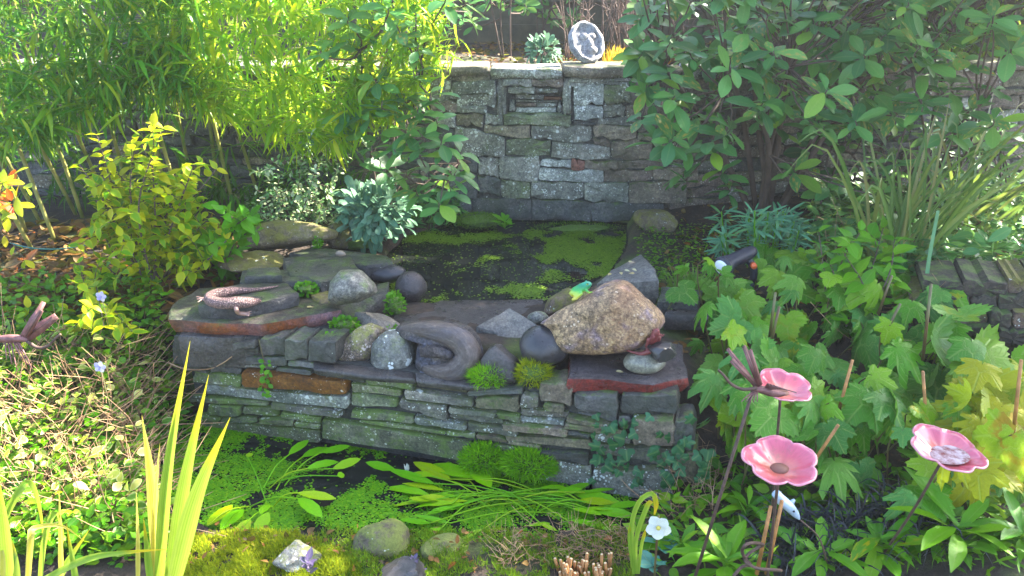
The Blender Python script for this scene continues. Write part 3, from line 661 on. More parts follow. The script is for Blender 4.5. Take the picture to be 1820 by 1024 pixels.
M_oblong = stonemat('speckled_cobble', (.1, .085, .06), (.2, .165, .13), (.3, .26, .22), lichen=.42, lcol=(.5, .42, .38), speck=.9, moss=.35, mcol=(.2, .2, .03), rough=.7, tint=.03, lscale=90)
M_lich = stonemat('lichen_boulder', (.08, .082, .075), (.14, .142, .13), (.23, .23, .2), lichen=.42, lcol=(.68, .72, .7), moss=.2, mcol=(.13, .15, .05), speck=.6, rough=.6, wet=.15, tint=.03, lscale=26)
M_tan = stonemat('tan_boulder', (.24, .16, .115), (.4, .265, .175), (.56, .38, .23), patch=(.24, .18, .2), lichen=.3, lcol=(.66, .52, .36), speck=.8, rough=.75, tint=.02, lscale=30, scale=5.5, stain=.35, scol=(.2, .075, .03))
M_mossr = stonemat('mossy_rock', (.09, .065, .045), (.17, .125, .09), (.26, .21, .17), lichen=.28, moss=.4, mcol=(.16, .15, .02), rough=.85, tint=.1)
M_greywedge = stonemat('grey_wedge', (.13, .115, .1), (.19, .17, .15), (.25, .225, .2), speck=.5, rough=.6, wet=.2, lichen=.04, tint=.03)
M_oval = stonemat('green_pebble', (.17, .17, .13), (.24, .235, .18), (.3, .29, .23), speck=.5, rough=.4, wet=.1, bump=.15, tint=.02)
M_white = stonemat('white_lichen_rock', (.16, .15, .13), (.28, .26, .24), (.38, .36, .33), lichen=.45, lcol=(.6, .59, .57), moss=.25, mcol=(.2, .22, .03), rough=.9, tint=.03, lscale=22)
M_bank = stonemat('bank_rock', (.06, .05, .035), (.12, .095, .07), (.19, .155, .12), moss=.5, mcol=(.16, .19, .03), lichen=.18, rough=.85, tint=.1)

M_bankdark = stonemat('dark_bank_rock', (.03, .026, .02), (.06, .05, .038), (.1, .08, .06), moss=.22, lichen=.1, rough=.85, tint=.1)
def pxslab(name, pts, z, thick, mat, label, seed, jag=.008, bev=.007, under=0., group=None):
    P = ccw([onz(p[0], p[1], p[2] if len(p) > 2 else z) for p in pts])
    return solo(name, slab(P, thick, seed, jag, bev, under), mat, label, 'stone slab', group, sharp=50)
G_ = 'stone slabs edging the ponds'
pxslab('stone_slab', [(298, 566), (355, 571), (464, 575), (507, 568), (607, 549), (572, 520), (520, 500), (350, 512), (305, 540)], .455, .056, M_red, 'big rust edged slab under the lizard sculpture, left end of the pond wall', 1, .008, .008, .01, G_)
pxslab('stone_slab', [(316, 598), (400, 600), (520, 592), (604, 575), (590, 545), (330, 560)], .40, .12, M_purple, 'dark filler slab standing for the shaded gap under the rust edged slab', 14, .006, .006, 0, G_)  # dark filler added for the shaded gap under the slab
pxslab('stone_slab', [(351, 542), (412, 545), (462, 537), (531, 520), (512, 503), (440, 501), (365, 518)], .507, .05, M_slate, 'blue grey slate slab that the scaly lizard lies on', 2, .004, .005, 0, G_)
pxslab('stone_slab', [(434, 492), (501, 489), (496, 474), (440, 477)], .535, .03, M_slate, 'small squared slate block behind the scaly lizard', 3, .003, .004, 0, G_)
pxslab('stone_slab', [(425, 502), (560, 500), (560, 478), (430, 480)], .503, .06, M_slate, 'flat slate lying beneath the small squared slate block', 33, .006, .006, 0, G_)
pxslab('stone_slab', [(503, 458), (560, 450), (625, 456), (642, 480), (605, 494), (570, 502), (545, 492), (515, 490)], .51, .055, M_slate, 'broad grey slate with a notched front, between lizard and mossy rock', 4, .008, .006, 0, G_)
pxslab('stone_slab', [(513, 449), (560, 438), (690, 455), (698, 464), (648, 472), (600, 462)], .485, .05, M_slate, 'long slate pointing at the upper pond below the silver leaved bush', 5, .006, .006, 0, G_)
pxslab('stone_slab', [(570, 548, .44), (640, 512, .43), (692, 500, .44), (690, 520, .425), (660, 545, .40), (628, 566, .39), (590, 568, .40)], 0, .05, M_slate, 'tilted slate under the pale speckled boulder', 6, .006, .006, 0, G_)
pxslab('stone_slab', [(690, 602), (700, 560), (782, 533), (966, 531), (968, 566), (900, 585), (760, 600)], .372, .06, M_purple, 'smooth purple slate sill along the front of the upper pond', 7, .005, .006, 0, G_)
pxslab('stone_slab', [(1008, 672), (1080, 673), (1161, 683), (1224, 670), (1214, 612), (1120, 596), (1012, 622)], .402, .056, M_red2, 'wet red brown slab under the tan boulder at the right end', 8, .006, .008, .008, G_)
pxslab('stone_slab', [(1168, 535), (1240, 538), (1250, 515), (1175, 508)], .45, .07, M_slate, 'grey slab half hidden right of the dark angular rock', 9, .006, .008, 0, G_)
pxslab('stone_slab', [(1180, 560), (1260, 562), (1262, 546), (1184, 545)], .42, .06, M_purple, 'dark slab behind the red frog, beside the lobed leaves', 10, .006, .006, 0, G_)
pxslab('stone_slab', [(556, 655), (650, 668), (738, 674), (735, 645), (640, 632), (556, 632)], .333, .02, M_purple, 'dark ledge slate that the row of cobbles sits on', 11, .005, .005, 0, G_)
pxslab('stone_slab', [(739, 676), (830, 686), (940, 688), (1010, 674), (1008, 640), (900, 620), (740, 645)], .333, .02, M_purple, 'dark ledge slate under the curled otter sculpture', 12, .006, .005, 0, G_)

def put_rock(name, c, rx, ry, dep, mat, label, seed, kind='round', rot=(0, 0, 0), rough=.03, group='loose rocks and cobbles', sub=4, planes=11, flat=0, cat='rock'):
    k = mpp(c); return solo(name, rock(c, (rx * k, dep, ry * k), rot, seed, kind, sub, rough, planes, flat), mat, label, cat, group, sharp=22 if kind == 'angular' else 0)
def wp(px, py, off): return onplane(px, py, WP - WN * off, WN)
def tr_rock(name, pts, off, D, mat, label, seed, p=2.4, rough=.04, cat='rock', sharp=0, z=None, group='loose rocks and cobbles'):
    P0 = onz(*np.mean(pts, 0), z) if z is not None else wp(*np.mean(pts, 0), off); nn = WN if z is None else np.array([0, -1., 0])
    nn = nrm(nn + np.array([0, 0, .35]))
    return solo(name, traced([onplane(x, y, P0, nn) for x, y in pts], 0, D, seed, p, rough, n=nn), mat, label, cat, group, sharp=sharp)
tr_rock('boulder', [(583, 535), (588, 500), (605, 480), (640, 478), (668, 505), (672, 520), (640, 538), (600, 543)], 0, .09, M_speck, 'pale speckled boulder resting on slates left of the upper pond', 24, 2.3, .03, 'boulder', z=.53)
put_rock('cobble', onz(686, 487, .43), 38, 17, .05, M_dark, 'flattish dark cobble between pale boulder and round purple one', 12, 'round', (0, -.1, 0))
put_rock('cobble', onz(730, 512, .42), 29, 30, .055, M_purple, 'round purple cobble at the left edge of the upper pond', 15)
put_rock('cobble', wp(578, 627, .07), 22, 23, .04, M_egg, 'smooth tan egg shaped pebble at the left end of the cobble row', 21, rough=.01, cat='pebble')
tr_rock('cobble', [(598, 636), (612, 605), (640, 580), (660, 573), (682, 583), (676, 610), (660, 640), (630, 650), (606, 650)], .1, .06, M_oblong, 'oblong speckled cobble leaning beside the tan egg pebble', 22, 2.2, .03)
tr_rock('boulder', [(664, 640), (668, 605), (685, 588), (715, 583), (735, 600), (739, 640), (730, 662), (700, 671), (672, 664)], .1, .075, M_lich, 'squarish grey boulder with white lichen spots left of the otter', 23, 2.8, .03, 'boulder')
tr_rock('rock', [(858, 640), (870, 618), (885, 610), (905, 628), (920, 640), (925, 680), (880, 684), (860, 670)], .07, .05, M_purple, 'dark pointed wedge of rock right of the otter', 26, 4, .05, sharp=25)
pxslab('rock', [(845, 580, .40), (905, 546, .435), (938, 565, .43), (964, 582, .41), (935, 606, .37), (898, 618, .355), (880, 590, .385)], 0, .1, M_greywedge, 'flat faced grey wedge leaning on the purple sill', 37, .004, .006, .02, 'loose rocks and cobbles')
put_rock('rock', wp(668, 580, .22), 44, 26, .06, M_greywedge, 'dark angular rock behind the oblong speckled cobble', 41, 'angular', (0, .5, .3), .03)
put_rock('cobble', wp(966, 614, .11), 44, 36, .07, M_dark, 'smooth almost black cobble tucked under the tan boulder', 28, rough=.015)
tr_rock('boulder', [(958, 572), (1000, 548), (1045, 520), (1085, 500), (1112, 498), (1130, 515), (1150, 535), (1182, 562), (1172, 590), (1150, 612), (1110, 628), (1050, 634), (1005, 628), (988, 605), (985, 585)], .2, .13, M_tan, 'largest boulder, tan and violet, on the right of the pond wall', 31, 3.6, .085, 'boulder', sharp=26)
put_rock('pebble', onz(957, 567, .42), 20, 14, .025, M_speck, 'small speckled pebble at the left tip of the tan boulder', 32, cat='pebble')
pxslab('rock', [(1060, 502, .44), (1085, 478, .46), (1140, 450, .47), (1166, 476, .49), (1172, 497, .48), (1130, 500, .47)], 0, .14, M_greywedge, 'dark angular rock behind the tan boulder at the pond edge', 44, .005, .01, .02, 'loose rocks and cobbles')
tr_rock('rock', [(962, 560), (975, 530), (1010, 510), (1050, 515), (1060, 550), (1000, 568)], 0, .09, M_mossr, 'brown rock half hidden under the green frog', 46, 3, .05, z=.40)
put_rock('pebble', onz(1146, 644, .43), 37, 20, .05, M_oval, 'oval grey green pebble on the red slab under the little red lizard', 47, rough=.01, cat='pebble')
put_rock('rock', wp(1180, 622, .1), 26, 20, .05, M_dark, 'dark rock the red frog sits on', 48, 'angular', rough=.02)
tr_rock('boulder', [(430, 430), (450, 400), (490, 390), (560, 396), (604, 412), (600, 425), (550, 436), (480, 446), (440, 446)], 0, .12, M_mossr, 'long mossy rock below the white speckled evergreen', 51, 3, .07, 'boulder', z=.5)
put_rock('rock', onz(606, 418, .46), 24, 26, .06, M_mossr, 'small brown rock at the right end of the long mossy rock', 52, 'boulder', rough=.07)
put_rock('rock', onz(455, 468, .46), 56, 18, .09, M_mossr, 'low mossy stone in front of the long mossy rock', 53, 'angular', rough=.06)
put_rock('rock', onz(640, 428, .42), 40, 12, .08, M_mossrock, 'flat green mossy stone below the silver leaved bush', 54, 'boulder', rough=.05)
put_rock('rock', onz(575, 538, .44), 26, 20, .05, M_mossr, 'small brown stone in the gap beside the tilted slate', 55, 'angular', rough=.05)
put_rock('rock', onz(1165, 392, .44), 36, 24, .09, M_mossr, 'brown rock against the garden wall under the broad leaved shrub', 64, 'angular', rough=.06)
lw = thing('low_stone_wall', 'low dark stacked stone edging on the bank at the right edge', 'wall', (*onz(1730, 640, .3)[:2], .3))
LP0 = onz(1730, 645, .30); LN = nrm((-.35, -1, 0)); LE = np.array([-LN[1], LN[0], 0]); rz = random.Random(9); yy = 645.
for row, hgt in enumerate((34, 30, 30, 26, 28)):
    x_ = 1590 + row * 12 + rz.uniform(-10, 10)
    while x_ < 1850:
        w_ = rz.uniform(38, 90); q = [onplane(a, b_, LP0 - LN * .02 * row, LN) for a, b_ in ((x_, yy - hgt + rz.uniform(-3, 3)), (x_ + w_ - 2, yy - hgt + rz.uniform(-3, 3)), (x_ + w_ - 2, yy - 1), (x_, yy - 1))]
        part('stone', wallstone(q, LE, LN, .22, rz.uniform(-.01, .03), rz.randint(0, 999), .012, .14), M_bankdark if rz.random() < .7 else M_mossr, lw, sharp=30); x_ += w_
    yy -= hgt
put_rock('rock', onz(683, 975, .05), 58, 46, .08, M_bank, 'rounded brown rock in the mossy front bank', 71, 'boulder', (0, 0, .3), .06)
put_rock('rock', onz(527, 992, .07), 40, 34, .05, M_white, 'white lichen crusted rock in the yellow moss', 72, 'angular', (0, -.5, .2), .08)
put_rock('rock', onz(800, 990, .045), 50, 30, .07, M_bank, 'grey mossy stone right of the rounded brown rock', 73, 'angular', rough=.06)
put_rock('rock', onz(715, 1022, .12), 44, 24, .05, M_dark, 'dark stone at the bottom edge below the rounded brown rock', 74, 'angular', rough=.05)
put_rock('pebble', onz(605, 452, .49), 0.1 + 9, 7, .012, M_egg, 'small orange tan pebble beside the long slate', 75, cat='pebble')

# ------------------------------------------------------------------ sculptures
def body(name, tubes, mat, parent=None, voxel=.004, loc=None, blobs=(), label=None, cat=None, n=12, it=4):
    mb = MB()
    for pts, rad in tubes: tube(mb, spline(pts, max(10, 5 * len(pts))), rad, n)
    for c, dims, rot in blobs:
        v, f = ICO[3]; mb.add((v * np.array(dims)) @ rotm(*rot).T + np.array(c), [f])
    o = part(name, mb, mat, parent) if parent is not None else solo(name, mb, mat, label, cat, loc=loc)
    r_ = o.modifiers.new('remesh', 'REMESH'); r_.mode = 'VOXEL'; r_.voxel_size = voxel; r_.use_smooth_shade = True
    s_ = o.modifiers.new('smooth', 'SMOOTH'); s_.iterations = it; s_.factor = .5
    return o
# curled otter
M_otter = stonemat('otter_resin', (.04, .033, .035), (.085, .07, .066), (.14, .115, .105), patch=(.085, .085, .11), speck=1., lichen=.14, lcol=(.45, .42, .4), rough=.5, wet=.2, bump=1., tint=0, scale=6)
def op(px, py, off): return wp(px, py, off)
ot = thing('otter_sculpture', 'curled sleeping otter sculpture of dark mottled resin on the pond wall', 'sculpture', op(800, 680, .08))
K = mpp(op(800, 630, .1))
ol = [(740, 655), (742, 622), (752, 605), (742, 600), (722, 603), (703, 596), (703, 582), (722, 571), (760, 569), (810, 570), (836, 580), (853, 600), (859, 630), (850, 660), (828, 678), (790, 684), (755, 680)]
nn_ = nrm(WN + np.array([0, 0, .5])); P0 = op(800, 628, .1)
ob = part('body', traced([onplane(x, y, P0, nn_) for x, y in ol], 0, .06, 8, 2.3, .03, 72, 14, nn_), M_otter, ot)
def of(px, py, d): return onplane(px, py, P0 + nn_ * d, nn_)
m, nt = newmat('otter_fur'); N = NT(nt); uv = N.n('ShaderNodeUVMap'); mp = N.n('ShaderNodeMapping'); mp.inputs['Scale'].default_value = (26, 9, 1); N.l(uv.outputs[0], mp.inputs[0]); tc = N.n('ShaderNodeTexCoord')
fz_ = N.math('ADD', N.math('MULTIPLY', N.noise(mp.outputs[0], 1.6, 5, .75), .6), N.math('MULTIPLY', N.noise(tc.outputs['Object'], 90, 4, .8), .4)); c = N.ramp(fz_, [(.32, (.022, .016, .013)), (.5, (.09, .068, .056)), (.68, (.2, .155, .125))])
c = N.mix(N.ramp(N.noise(tc.outputs['Object'], 12, 3), [(.5, 0.), (.62, .45)]), c, (.07, .068, .085))
p = N.n('ShaderNodeBsdfPrincipled'); N.l(c, p.inputs['Base Color']); p.inputs['Roughness'].default_value = .42
b = N.n('ShaderNodeBump'); b.inputs['Strength'].default_value = 1.; b.inputs['Distance'].default_value = .006; N.l(fz_, b.inputs['Height']); N.l(b.outputs[0], p.inputs['Normal'])
o = N.n('ShaderNodeOutputMaterial'); N.l(p.outputs[0], o.inputs[0]); M_fur = m
part('back', tube(MB(), spline([of(712, 588, .02), of(745, 586, .035), of(785, 592, .042), of(818, 606, .042), of(832, 632, .04), of(815, 656, .04), of(785, 662, .04), of(756, 652, .035)], 40), [9 * K, 15 * K, 20 * K, 23 * K, 24 * K, 22 * K, 17 * K, 10 * K], 18), M_fur, ot)
body('tail', [([of(748, 664, .03), of(785, 676, .035), of(825, 672, .03), of(850, 655, .02)], [9 * K, 9 * K, 9 * K, 8 * K])], M_otter, ot, .003)
hd_ = body('head', [([of(750, 628, .045), of(772, 624, .058), of(792, 629, .062), of(804, 634, .058)], [9 * K, 13 * K, 10 * K, 6 * K])], M_otter, ot, .003, blobs=[(of(760, 612, .055), (4 * K, 3 * K, 4 * K), (0, 0, 0))])
part('snout', MB().add(ICO[2][0] * 3.2 * K + of(808, 635, .06), [ICO[2][1]]), M_otter, hd_)
# scaly lizard on the slate
m, nt = newmat('lizard_bronze'); N = NT(nt); tc = N.n('ShaderNodeTexCoord'); vo = N.n('ShaderNodeTexVoronoi'); vo.inputs['Scale'].default_value = 150; vo.feature = 'DISTANCE_TO_EDGE'
N.l(tc.outputs['Object'], vo.inputs['Vector'])
c = N.ramp(vo.outputs['Distance'], [(.05, (.09, .05, .045)), (.22, (.34, .2, .18))])
p = N.n('ShaderNodeBsdfPrincipled'); N.l(c, p.inputs['Base Color']); p.inputs['Roughness'].default_value = .5
b = N.n('ShaderNodeBump'); b.inputs['Strength'].default_value = .8; b.inputs['Distance'].default_value = .004; N.l(N.ramp(vo.outputs['Distance'], [(0., 0.), (.2, 1.)]), b.inputs['Height']); N.l(b.outputs[0], p.inputs['Normal'])
o = N.n('ShaderNodeOutputMaterial'); N.l(p.outputs[0], o.inputs[0]); M_liz = m
M_lizskin = plain('lizard_foot', (.38, .22, .18), .5, bump=.3)
lz = thing('lizard_sculpture', 'pinkish brown scaly lizard sculpture curled on the slate slab', 'sculpture', onz(410, 535, .507))
def sp(px, py, h=.012): return onz(px, py, .507 + h)
K = mpp(sp(420, 530))
lb = body('body', [([sp(496, 508, .004), sp(470, 513, .006), sp(440, 516, .01), sp(410, 518, .014), sp(384, 524, .016), sp(372, 532, .016), sp(390, 539, .018), sp(420, 538, .02), sp(445, 537, .016), sp(464, 534, .01)],
  [1.5 * K, 3 * K, 5 * K, 9 * K, 11 * K, 10 * K, 10 * K, 11 * K, 9 * K, 3 * K])], M_liz, lz, .003, it=2)
body('leg', [([sp(420, 540, .01), sp(420, 549, .006), sp(424, 556, -.016), sp(436, 558, -.026)], [5 * K, 4 * K, 4 * K, 4 * K]), ([sp(434, 558, -.026), sp(447, 553, -.018)], [2.2 * K, 1 * K]), ([sp(434, 558, -.026), sp(447, 558, -.024)], [2.2 * K, 1 * K]), ([sp(434, 558, -.026), sp(443, 562, -.03)], [2.2 * K, 1 * K])], M_lizskin, lz, .002, it=2)
body('leg', [([sp(382, 531, .01), sp(368, 533, .006), sp(360, 531, .004)], [4 * K, 3.4 * K, 3 * K]), ([sp(362, 531, .004), sp(349, 527, .003)], [2 * K, 1 * K]), ([sp(362, 531, .004), sp(349, 532, .003)], [2 * K, 1 * K]), ([sp(362, 531, .004), sp(351, 537, .003)], [2 * K, 1 * K])], M_lizskin, lz, .002, it=2)
# frogs
def frog(name, label, p, K, mats, yaw, pitch=0):
    t = thing(name, label, 'frog figure', p)
    Rm = rotm(0, 0, yaw) @ rotm(0, -pitch, 0)
    def L(x, y, z): return np.array(p) + Rm @ (np.array([x * 1.1, y, z * .82]) * K)
    body('body', [([L(-24, 0, 8), L(-10, 0, 13), L(8, 0, 17), L(24, 0, 20), L(32, 0, 19)], [7 * K, 13 * K, 13 * K, 10 * K, 4 * K])] +
      [([L(-18, s * 9, 9), L(0, s * 19, 12), L(-14, s * 20, 4), L(-24, s * 20, 2), L(-12, s * 24, 1)], [6 * K, 6 * K, 4.5 * K, 3.4 * K, 2.5 * K]) for s in (-1, 1)] +
      [([L(14, s * 8, 12), L(16, s * 14, 7), L(19, s * 15, 1), L(27, s * 17, 1)], [4 * K, 3.4 * K, 2.8 * K, 2 * K]) for s in (-1, 1)], mats[0], t, .0022, it=2)
    for s in (-1, 1):
        e = part('eye', MB().add(ICO[2][0] * 3.6 * K + L(22, s * 7, 28), [ICO[2][1]]), mats[1], t)
        part('pupil', MB().add(ICO[2][0] * np.array([1.8, 1.8, 1.8]) * K + L(23.2, s * 9.4, 28.5), [ICO[2][1]]), M_black, e)
    return t
M_black = plain('black_gloss', (.012, .012, .014), .3)
m, nt = newmat('green_frog_glaze'); N = NT(nt); tc = N.n('ShaderNodeTexCoord'); sx = N.n('ShaderNodeSeparateXYZ'); N.l(tc.outputs['Generated'], sx.inputs[0])
c = N.ramp(sx.outputs[2], [(.2, (.5, .45, .05)), (.42, (.35, .5, .05)), (.55, (.06, .36, .07)), (.8, (.015, .2, .09)), (.92, (.03, .28, .16))])
p = N.n('ShaderNodeBsdfPrincipled'); N.l(c, p.inputs['Base Color']); p.inputs['Roughness'].default_value = .3; o = N.n('ShaderNodeOutputMaterial'); N.l(p.outputs[0], o.inputs[0]); M_gfrog = m
fp = onplane(1032, 522, WP - WN * .17, WN); frog('frog_figure', 'bright green and yellow frog figure climbing the tan boulder', fp, mpp(fp) * .68, (M_gfrog, M_gfrog), .12, .34)
M_redc = plain('red_terracotta', (.23, .05, .045), .55, bump=.3, var=.35, vscale=30)
fp = wp(1165, 606, .1); frog('frog_figure', 'dull red frog figure sitting upright at the right end of the tan boulder', fp, mpp(fp) * .62, (M_redc, M_redc), -1.1, .95)
rl = thing('lizard_figure', 'little red lizard figure on the oval grey green pebble', 'lizard figure', onz(1146, 632, .455))
YP = onz(1146, 644, .43)[1]
def rp(px, py, h=0): return ony(px, py + 4, YP - .012 - h)
K = mpp(rp(1146, 630))
body('body', [([rp(1114, 619), rp(1128, 623), rp(1140, 625), rp(1150, 622, .004), rp(1160, 620, .006), rp(1168, 622, .006), rp(1176, 621, .005)], [1.2 * K, 2.5 * K, 4 * K, 5 * K, 4.5 * K, 4 * K, 2 * K])] +
  [([rp(x, 625), rp(x + dx, y_), rp(x + dx + 4, y_ + 2)], [2.3 * K, 1.9 * K, 1.3 * K]) for x, dx, y_ in ((1143, -4, 633), (1160, 3, 634), (1164, 8, 615), (1146, 4, 615))], M_redc, rl, .0018, it=2)
# garden spot lamp
M_lampb = plain('lamp_black_plastic', (.022, .022, .035), .45, var=.1)
M_lens = plain('lamp_white_lens', (.8, .82, .86), .25, var=.03)
M_orange = plain('orange_knob', (.7, .12, .03), .4, var=.1)
ls = onz(1300, 470, .55); K = mpp(ls)
lp = thing('spot_lamp', 'black garden spotlight with pale lens among the lobed leaves', 'lamp', (ls[0], ls[1], gz(ls[0], ls[1])))
def lpt(x, y, d=0): q = ls + np.array([(x - 1300) * K, d, -(y - 462) * K]); return q
hd = MB(); ax = [lpt(1282, 464, -.02), lpt(1288, 462, -.01), lpt(1300, 458, .01), lpt(1338, 448, .05), lpt(1346, 446, .06)]
tube(hd, ax, [17 * K, 18 * K, 13 * K, 12 * K, 9 * K], 20); h_ = part('housing', hd, M_lampb, lp)
a0, a1 = np.array(ax[0]), np.array(ax[1]); dv = nrm(a0 - a1)
part('lens', tube(MB(), [a0 + dv * .001, a0 + dv * .006, a0 + dv * .012], [15.5 * K, 15 * K, 11 * K], 20), M_lens, h_)
part('rim', tube(MB(), [a0 - dv * .012, a0 - dv * .004, a0 + dv * .005], [18.5 * K, 19.5 * K, 18.5 * K], 20), M_lampb, h_)
part('bracket', tube(MB(), spline([lpt(1330, 455, .05), lpt(1346, 475, .04), lpt(1348, 500, .04)], 8), 7 * K, 8), M_lampb, lp)
part('knob', tube(MB(), [lpt(1341, 466, .0), lpt(1341, 466, .02)], 5.5 * K, 12), M_orange, lp)
bq = lpt(1346, 498, .04); part('spike', tube(MB(), [bq, (bq[0], bq[1], gz(bq[0], bq[1]) - .05)], [6 * K, 3 * K], 6), M_lampb, lp)
# pink poppy dishes on rods
m, nt = newmat('pink_glaze'); N = NT(nt); uv = N.n('ShaderNodeUVMap'); sx = N.n('ShaderNodeSeparateXYZ'); N.l(uv.outputs[0], sx.inputs[0])
wv = N.n('ShaderNodeTexNoise'); wv.inputs['Scale'].default_value = 5; mp = N.n('ShaderNodeMapping'); mp.inputs['Scale'].default_value = (14, .8, 1); N.l(uv.outputs[0], mp.inputs[0]); N.l(mp.outputs[0], wv.inputs['Vector'])
c = N.ramp(sx.outputs[1], [(.12, (.3, .07, .03)), (.4, (.48, .1, .07)), (.6, (.48, .07, .09)), (.96, (.53, .095, .15)), (1., (.68, .28, .32))])
c = N.mix(N.ramp(wv.outputs['Fac'], [(.4, 0.), (.75, .45)]), c, (.36, .04, .07))
dt = N.n('ShaderNodeTexCoord'); c = N.mix(N.ramp(N.noise(dt.outputs['Object'], 45, 6, .7), [(.54, 0.), (.7, .5)]), c, (.2, .09, .05))
p = N.n('ShaderNodeBsdfPrincipled'); N.l(c, p.inputs['Base Color']); p.inputs['Roughness'].default_value = .3; p.inputs['Coat Weight'].default_value = .7; p.inputs['Coat Roughness'].default_value = .08
o = N.n('ShaderNodeOutputMaterial'); N.l(p.outputs[0], o.inputs[0]); M_pink = m
M_rod = plain('rusty_rod', (.11, .06, .04), .7, var=.5, vscale=60, bump=.3)
M_boss = plain('brown_boss', (.2, .07, .04), .5, var=.4)
M_dish = plain('rain_water_sky_blotches', (.55, .45, .46), .04, col2=(.2, .06, .06), vscale=55, bump=.6, bscale=60, spec=1.)  # pale and dark blotches paint the sky's reflection on the water
def poppy(label, c, rad, nrmv, ph, base, water=False, seed=0):
    t = thing('poppy_dish', label, 'garden ornament', base, 'pink poppy dishes')
    z = nrm(nrmv); x = nrm(np.cross((0, 1, 0.01), z)); y = np.cross(z, x); rr = random.Random(seed)
    nr, na = 9, 80; v, uv = [], []
    offs = [rr.uniform(-.08, .08) for _ in range(5)]
    for i in range(nr):
        s = i / (nr - 1)
        for k in range(na):
            th = 2 * math.pi * k / na; pet = (th * 5 / (2 * math.pi) + ph) % 5; fr = pet % 1
            lobe = abs(math.sin(math.pi * fr)) ** .45; R_ = rad * (.80 + .22 * lobe + offs[int(pet)] * .4)
            r_ = R_ * s; h = rad * (.34 * s ** 2.0 + .03 * s * s * math.sin(th * 2 + seed) + .02 * s ** 3 * math.sin(th * 10))
            v.append(np.array(c) + x * r_ * math.cos(th) + y * r_ * math.sin(th) + z * h); uv.append((k / na, s))
    q = [(i * na + k, i * na + (k + 1) % na, (i + 1) * na + (k + 1) % na, (i + 1) * na + k) for i in range(nr - 1) for k in range(na)]
    o = part('dish', MB().add(v, [np.array(q)], uv), M_pink, t)
    sm = o.modifiers.new('thick', 'SOLIDIFY'); sm.thickness = rad * .05; sm.offset = -1
    part('boss', MB().add((ICO[3][0] * np.array([.26, .22, .1]) * rad) @ np.array([x, y, z]) + np.array(c) + z * rad * .05, [ICO[3][1]]), M_boss, t)
    if water:
        th = np.linspace(0, 2 * np.pi, 40, endpoint=False); up = np.array([0, 0, 1.])
        cc = np.array(c) + z * rad * .16
        v = [cc] + [cc + rad * .62 * np.array([math.cos(a), math.sin(a) * .8, 0]) for a in th]
        part('rain_water_sky_blotches', MB().add(v, [np.array([(0, 1 + i, 1 + (i + 1) % 40) for i in range(40)])]), M_dish, t)
    part('stem', tube(MB(), spline([np.array(c) - z * rad * .03, np.array(c) * .6 + np.array(base) * .4 - np.array([0, .0, .02]), base], 12), .0035, 8), M_rod, t)
    return t
c = ony(1385, 836, 1.5); k = mpp(c); poppy('widest open pink poppy dish, lowest of the three, with brown centre', c, 66 * k, (-.05, -.12, 1), .3, (onz(1352, 1030, .1)[0], 1.62, .08), seed=1)
c = ony(1676, 815, 1.6); k = mpp(c); poppy('pink poppy dish holding rain water, nearest the right edge', c, 66 * k, (.12, -.12, 1), .9, (onz(1575, 1010, .1)[0], 1.75, .1), True, seed=4)
c = ony(1388, 700, 1.75); k = mpp(c); poppy('highest pink poppy dish, half covered by the metal dragonfly', c, 52 * k, (.1, -.1, 1), .1, (onz(1385, 960, .1)[0], 1.9, .1), seed=6)
# metal dragonflies
M_wing = plain('rusty_wing', (.24, .11, .1), .55, .35, var=.5, vscale=50, bump=.4)
def strip(mb, a, b_, w0, w1, nn, th=.0015):
    a, b_ = np.array(a), np.array(b_); x = nrm(np.cross(b_ - a, nn)); n_ = nrm(np.cross(x, b_ - a))
    m1 = (a + b_) / 2; v = []
    for p_, w_ in ((a, w0), (m1, max(w0, w1) * 1.05), (b_, w1)):
        for s in (-1, 1):
            for h in (-1, 1): v.append(p_ + x * s * w_ / 2 + n_ * h * th)
    q = []
    for i in (0, 4): q += [(i, i + 1, i + 5, i + 4), (i + 2, i + 6, i + 7, i + 3), (i + 1, i + 3, i + 7, i + 5), (i, i + 4, i + 6, i + 2)]
    q += [(0, 2, 3, 1), (8, 9, 11, 10)]
    return mb.add(v, [np.array(q)])
def dragonfly(label, Yd, P, base, wings, tail, bodyp, whisk, fs=1.):
    p0 = ony(*bodyp[0], Yd); k = mpp(p0)
    t = thing('dragonfly_ornament', label, 'garden ornament', base, 'rusty metal dragonflies')
    part('body', tube(MB(), spline([ony(x, y, Yd) for x, y in bodyp], 12), [5 * k, 7 * k, 8 * k, 6 * k, 3 * k], 10), M_wing, t)
    part('tail', tube(MB(), spline([ony(x, y, Yd - .01) for x, y in tail], 14), [3.4 * k, 3 * k, 2.6 * k, 2 * k], 8), M_rod, t)
    for i, (a, b_, w0, w1, dd) in enumerate(wings):
        wg = part('wing', strip(MB(), ony(*a, Yd), ony(*b_, Yd + dd), w0 * k, w1 * k, (0.25, -1, .3)), M_wing, t)
        vn = MB(); A, B = ony(*a, Yd), ony(*b_, Yd + dd); tube(vn, [A, B], 1.5 * k, 5); part('wing_rib', vn, M_rod, wg)
    for a, b_ in whisk: part('leg', tube(MB(), spline([ony(*a, Yd), (ony(*a, Yd) + ony(*b_, Yd - .03)) / 2 + np.array([0, 0, .006]), ony(*b_, Yd - .03)], 6), [1.8 * k, .9 * k], 5), M_wing, t)
    part('stem', tube(MB(), [p0 - np.array([0, 0, 4 * k]), base], .0042, 8), M_rod, t)
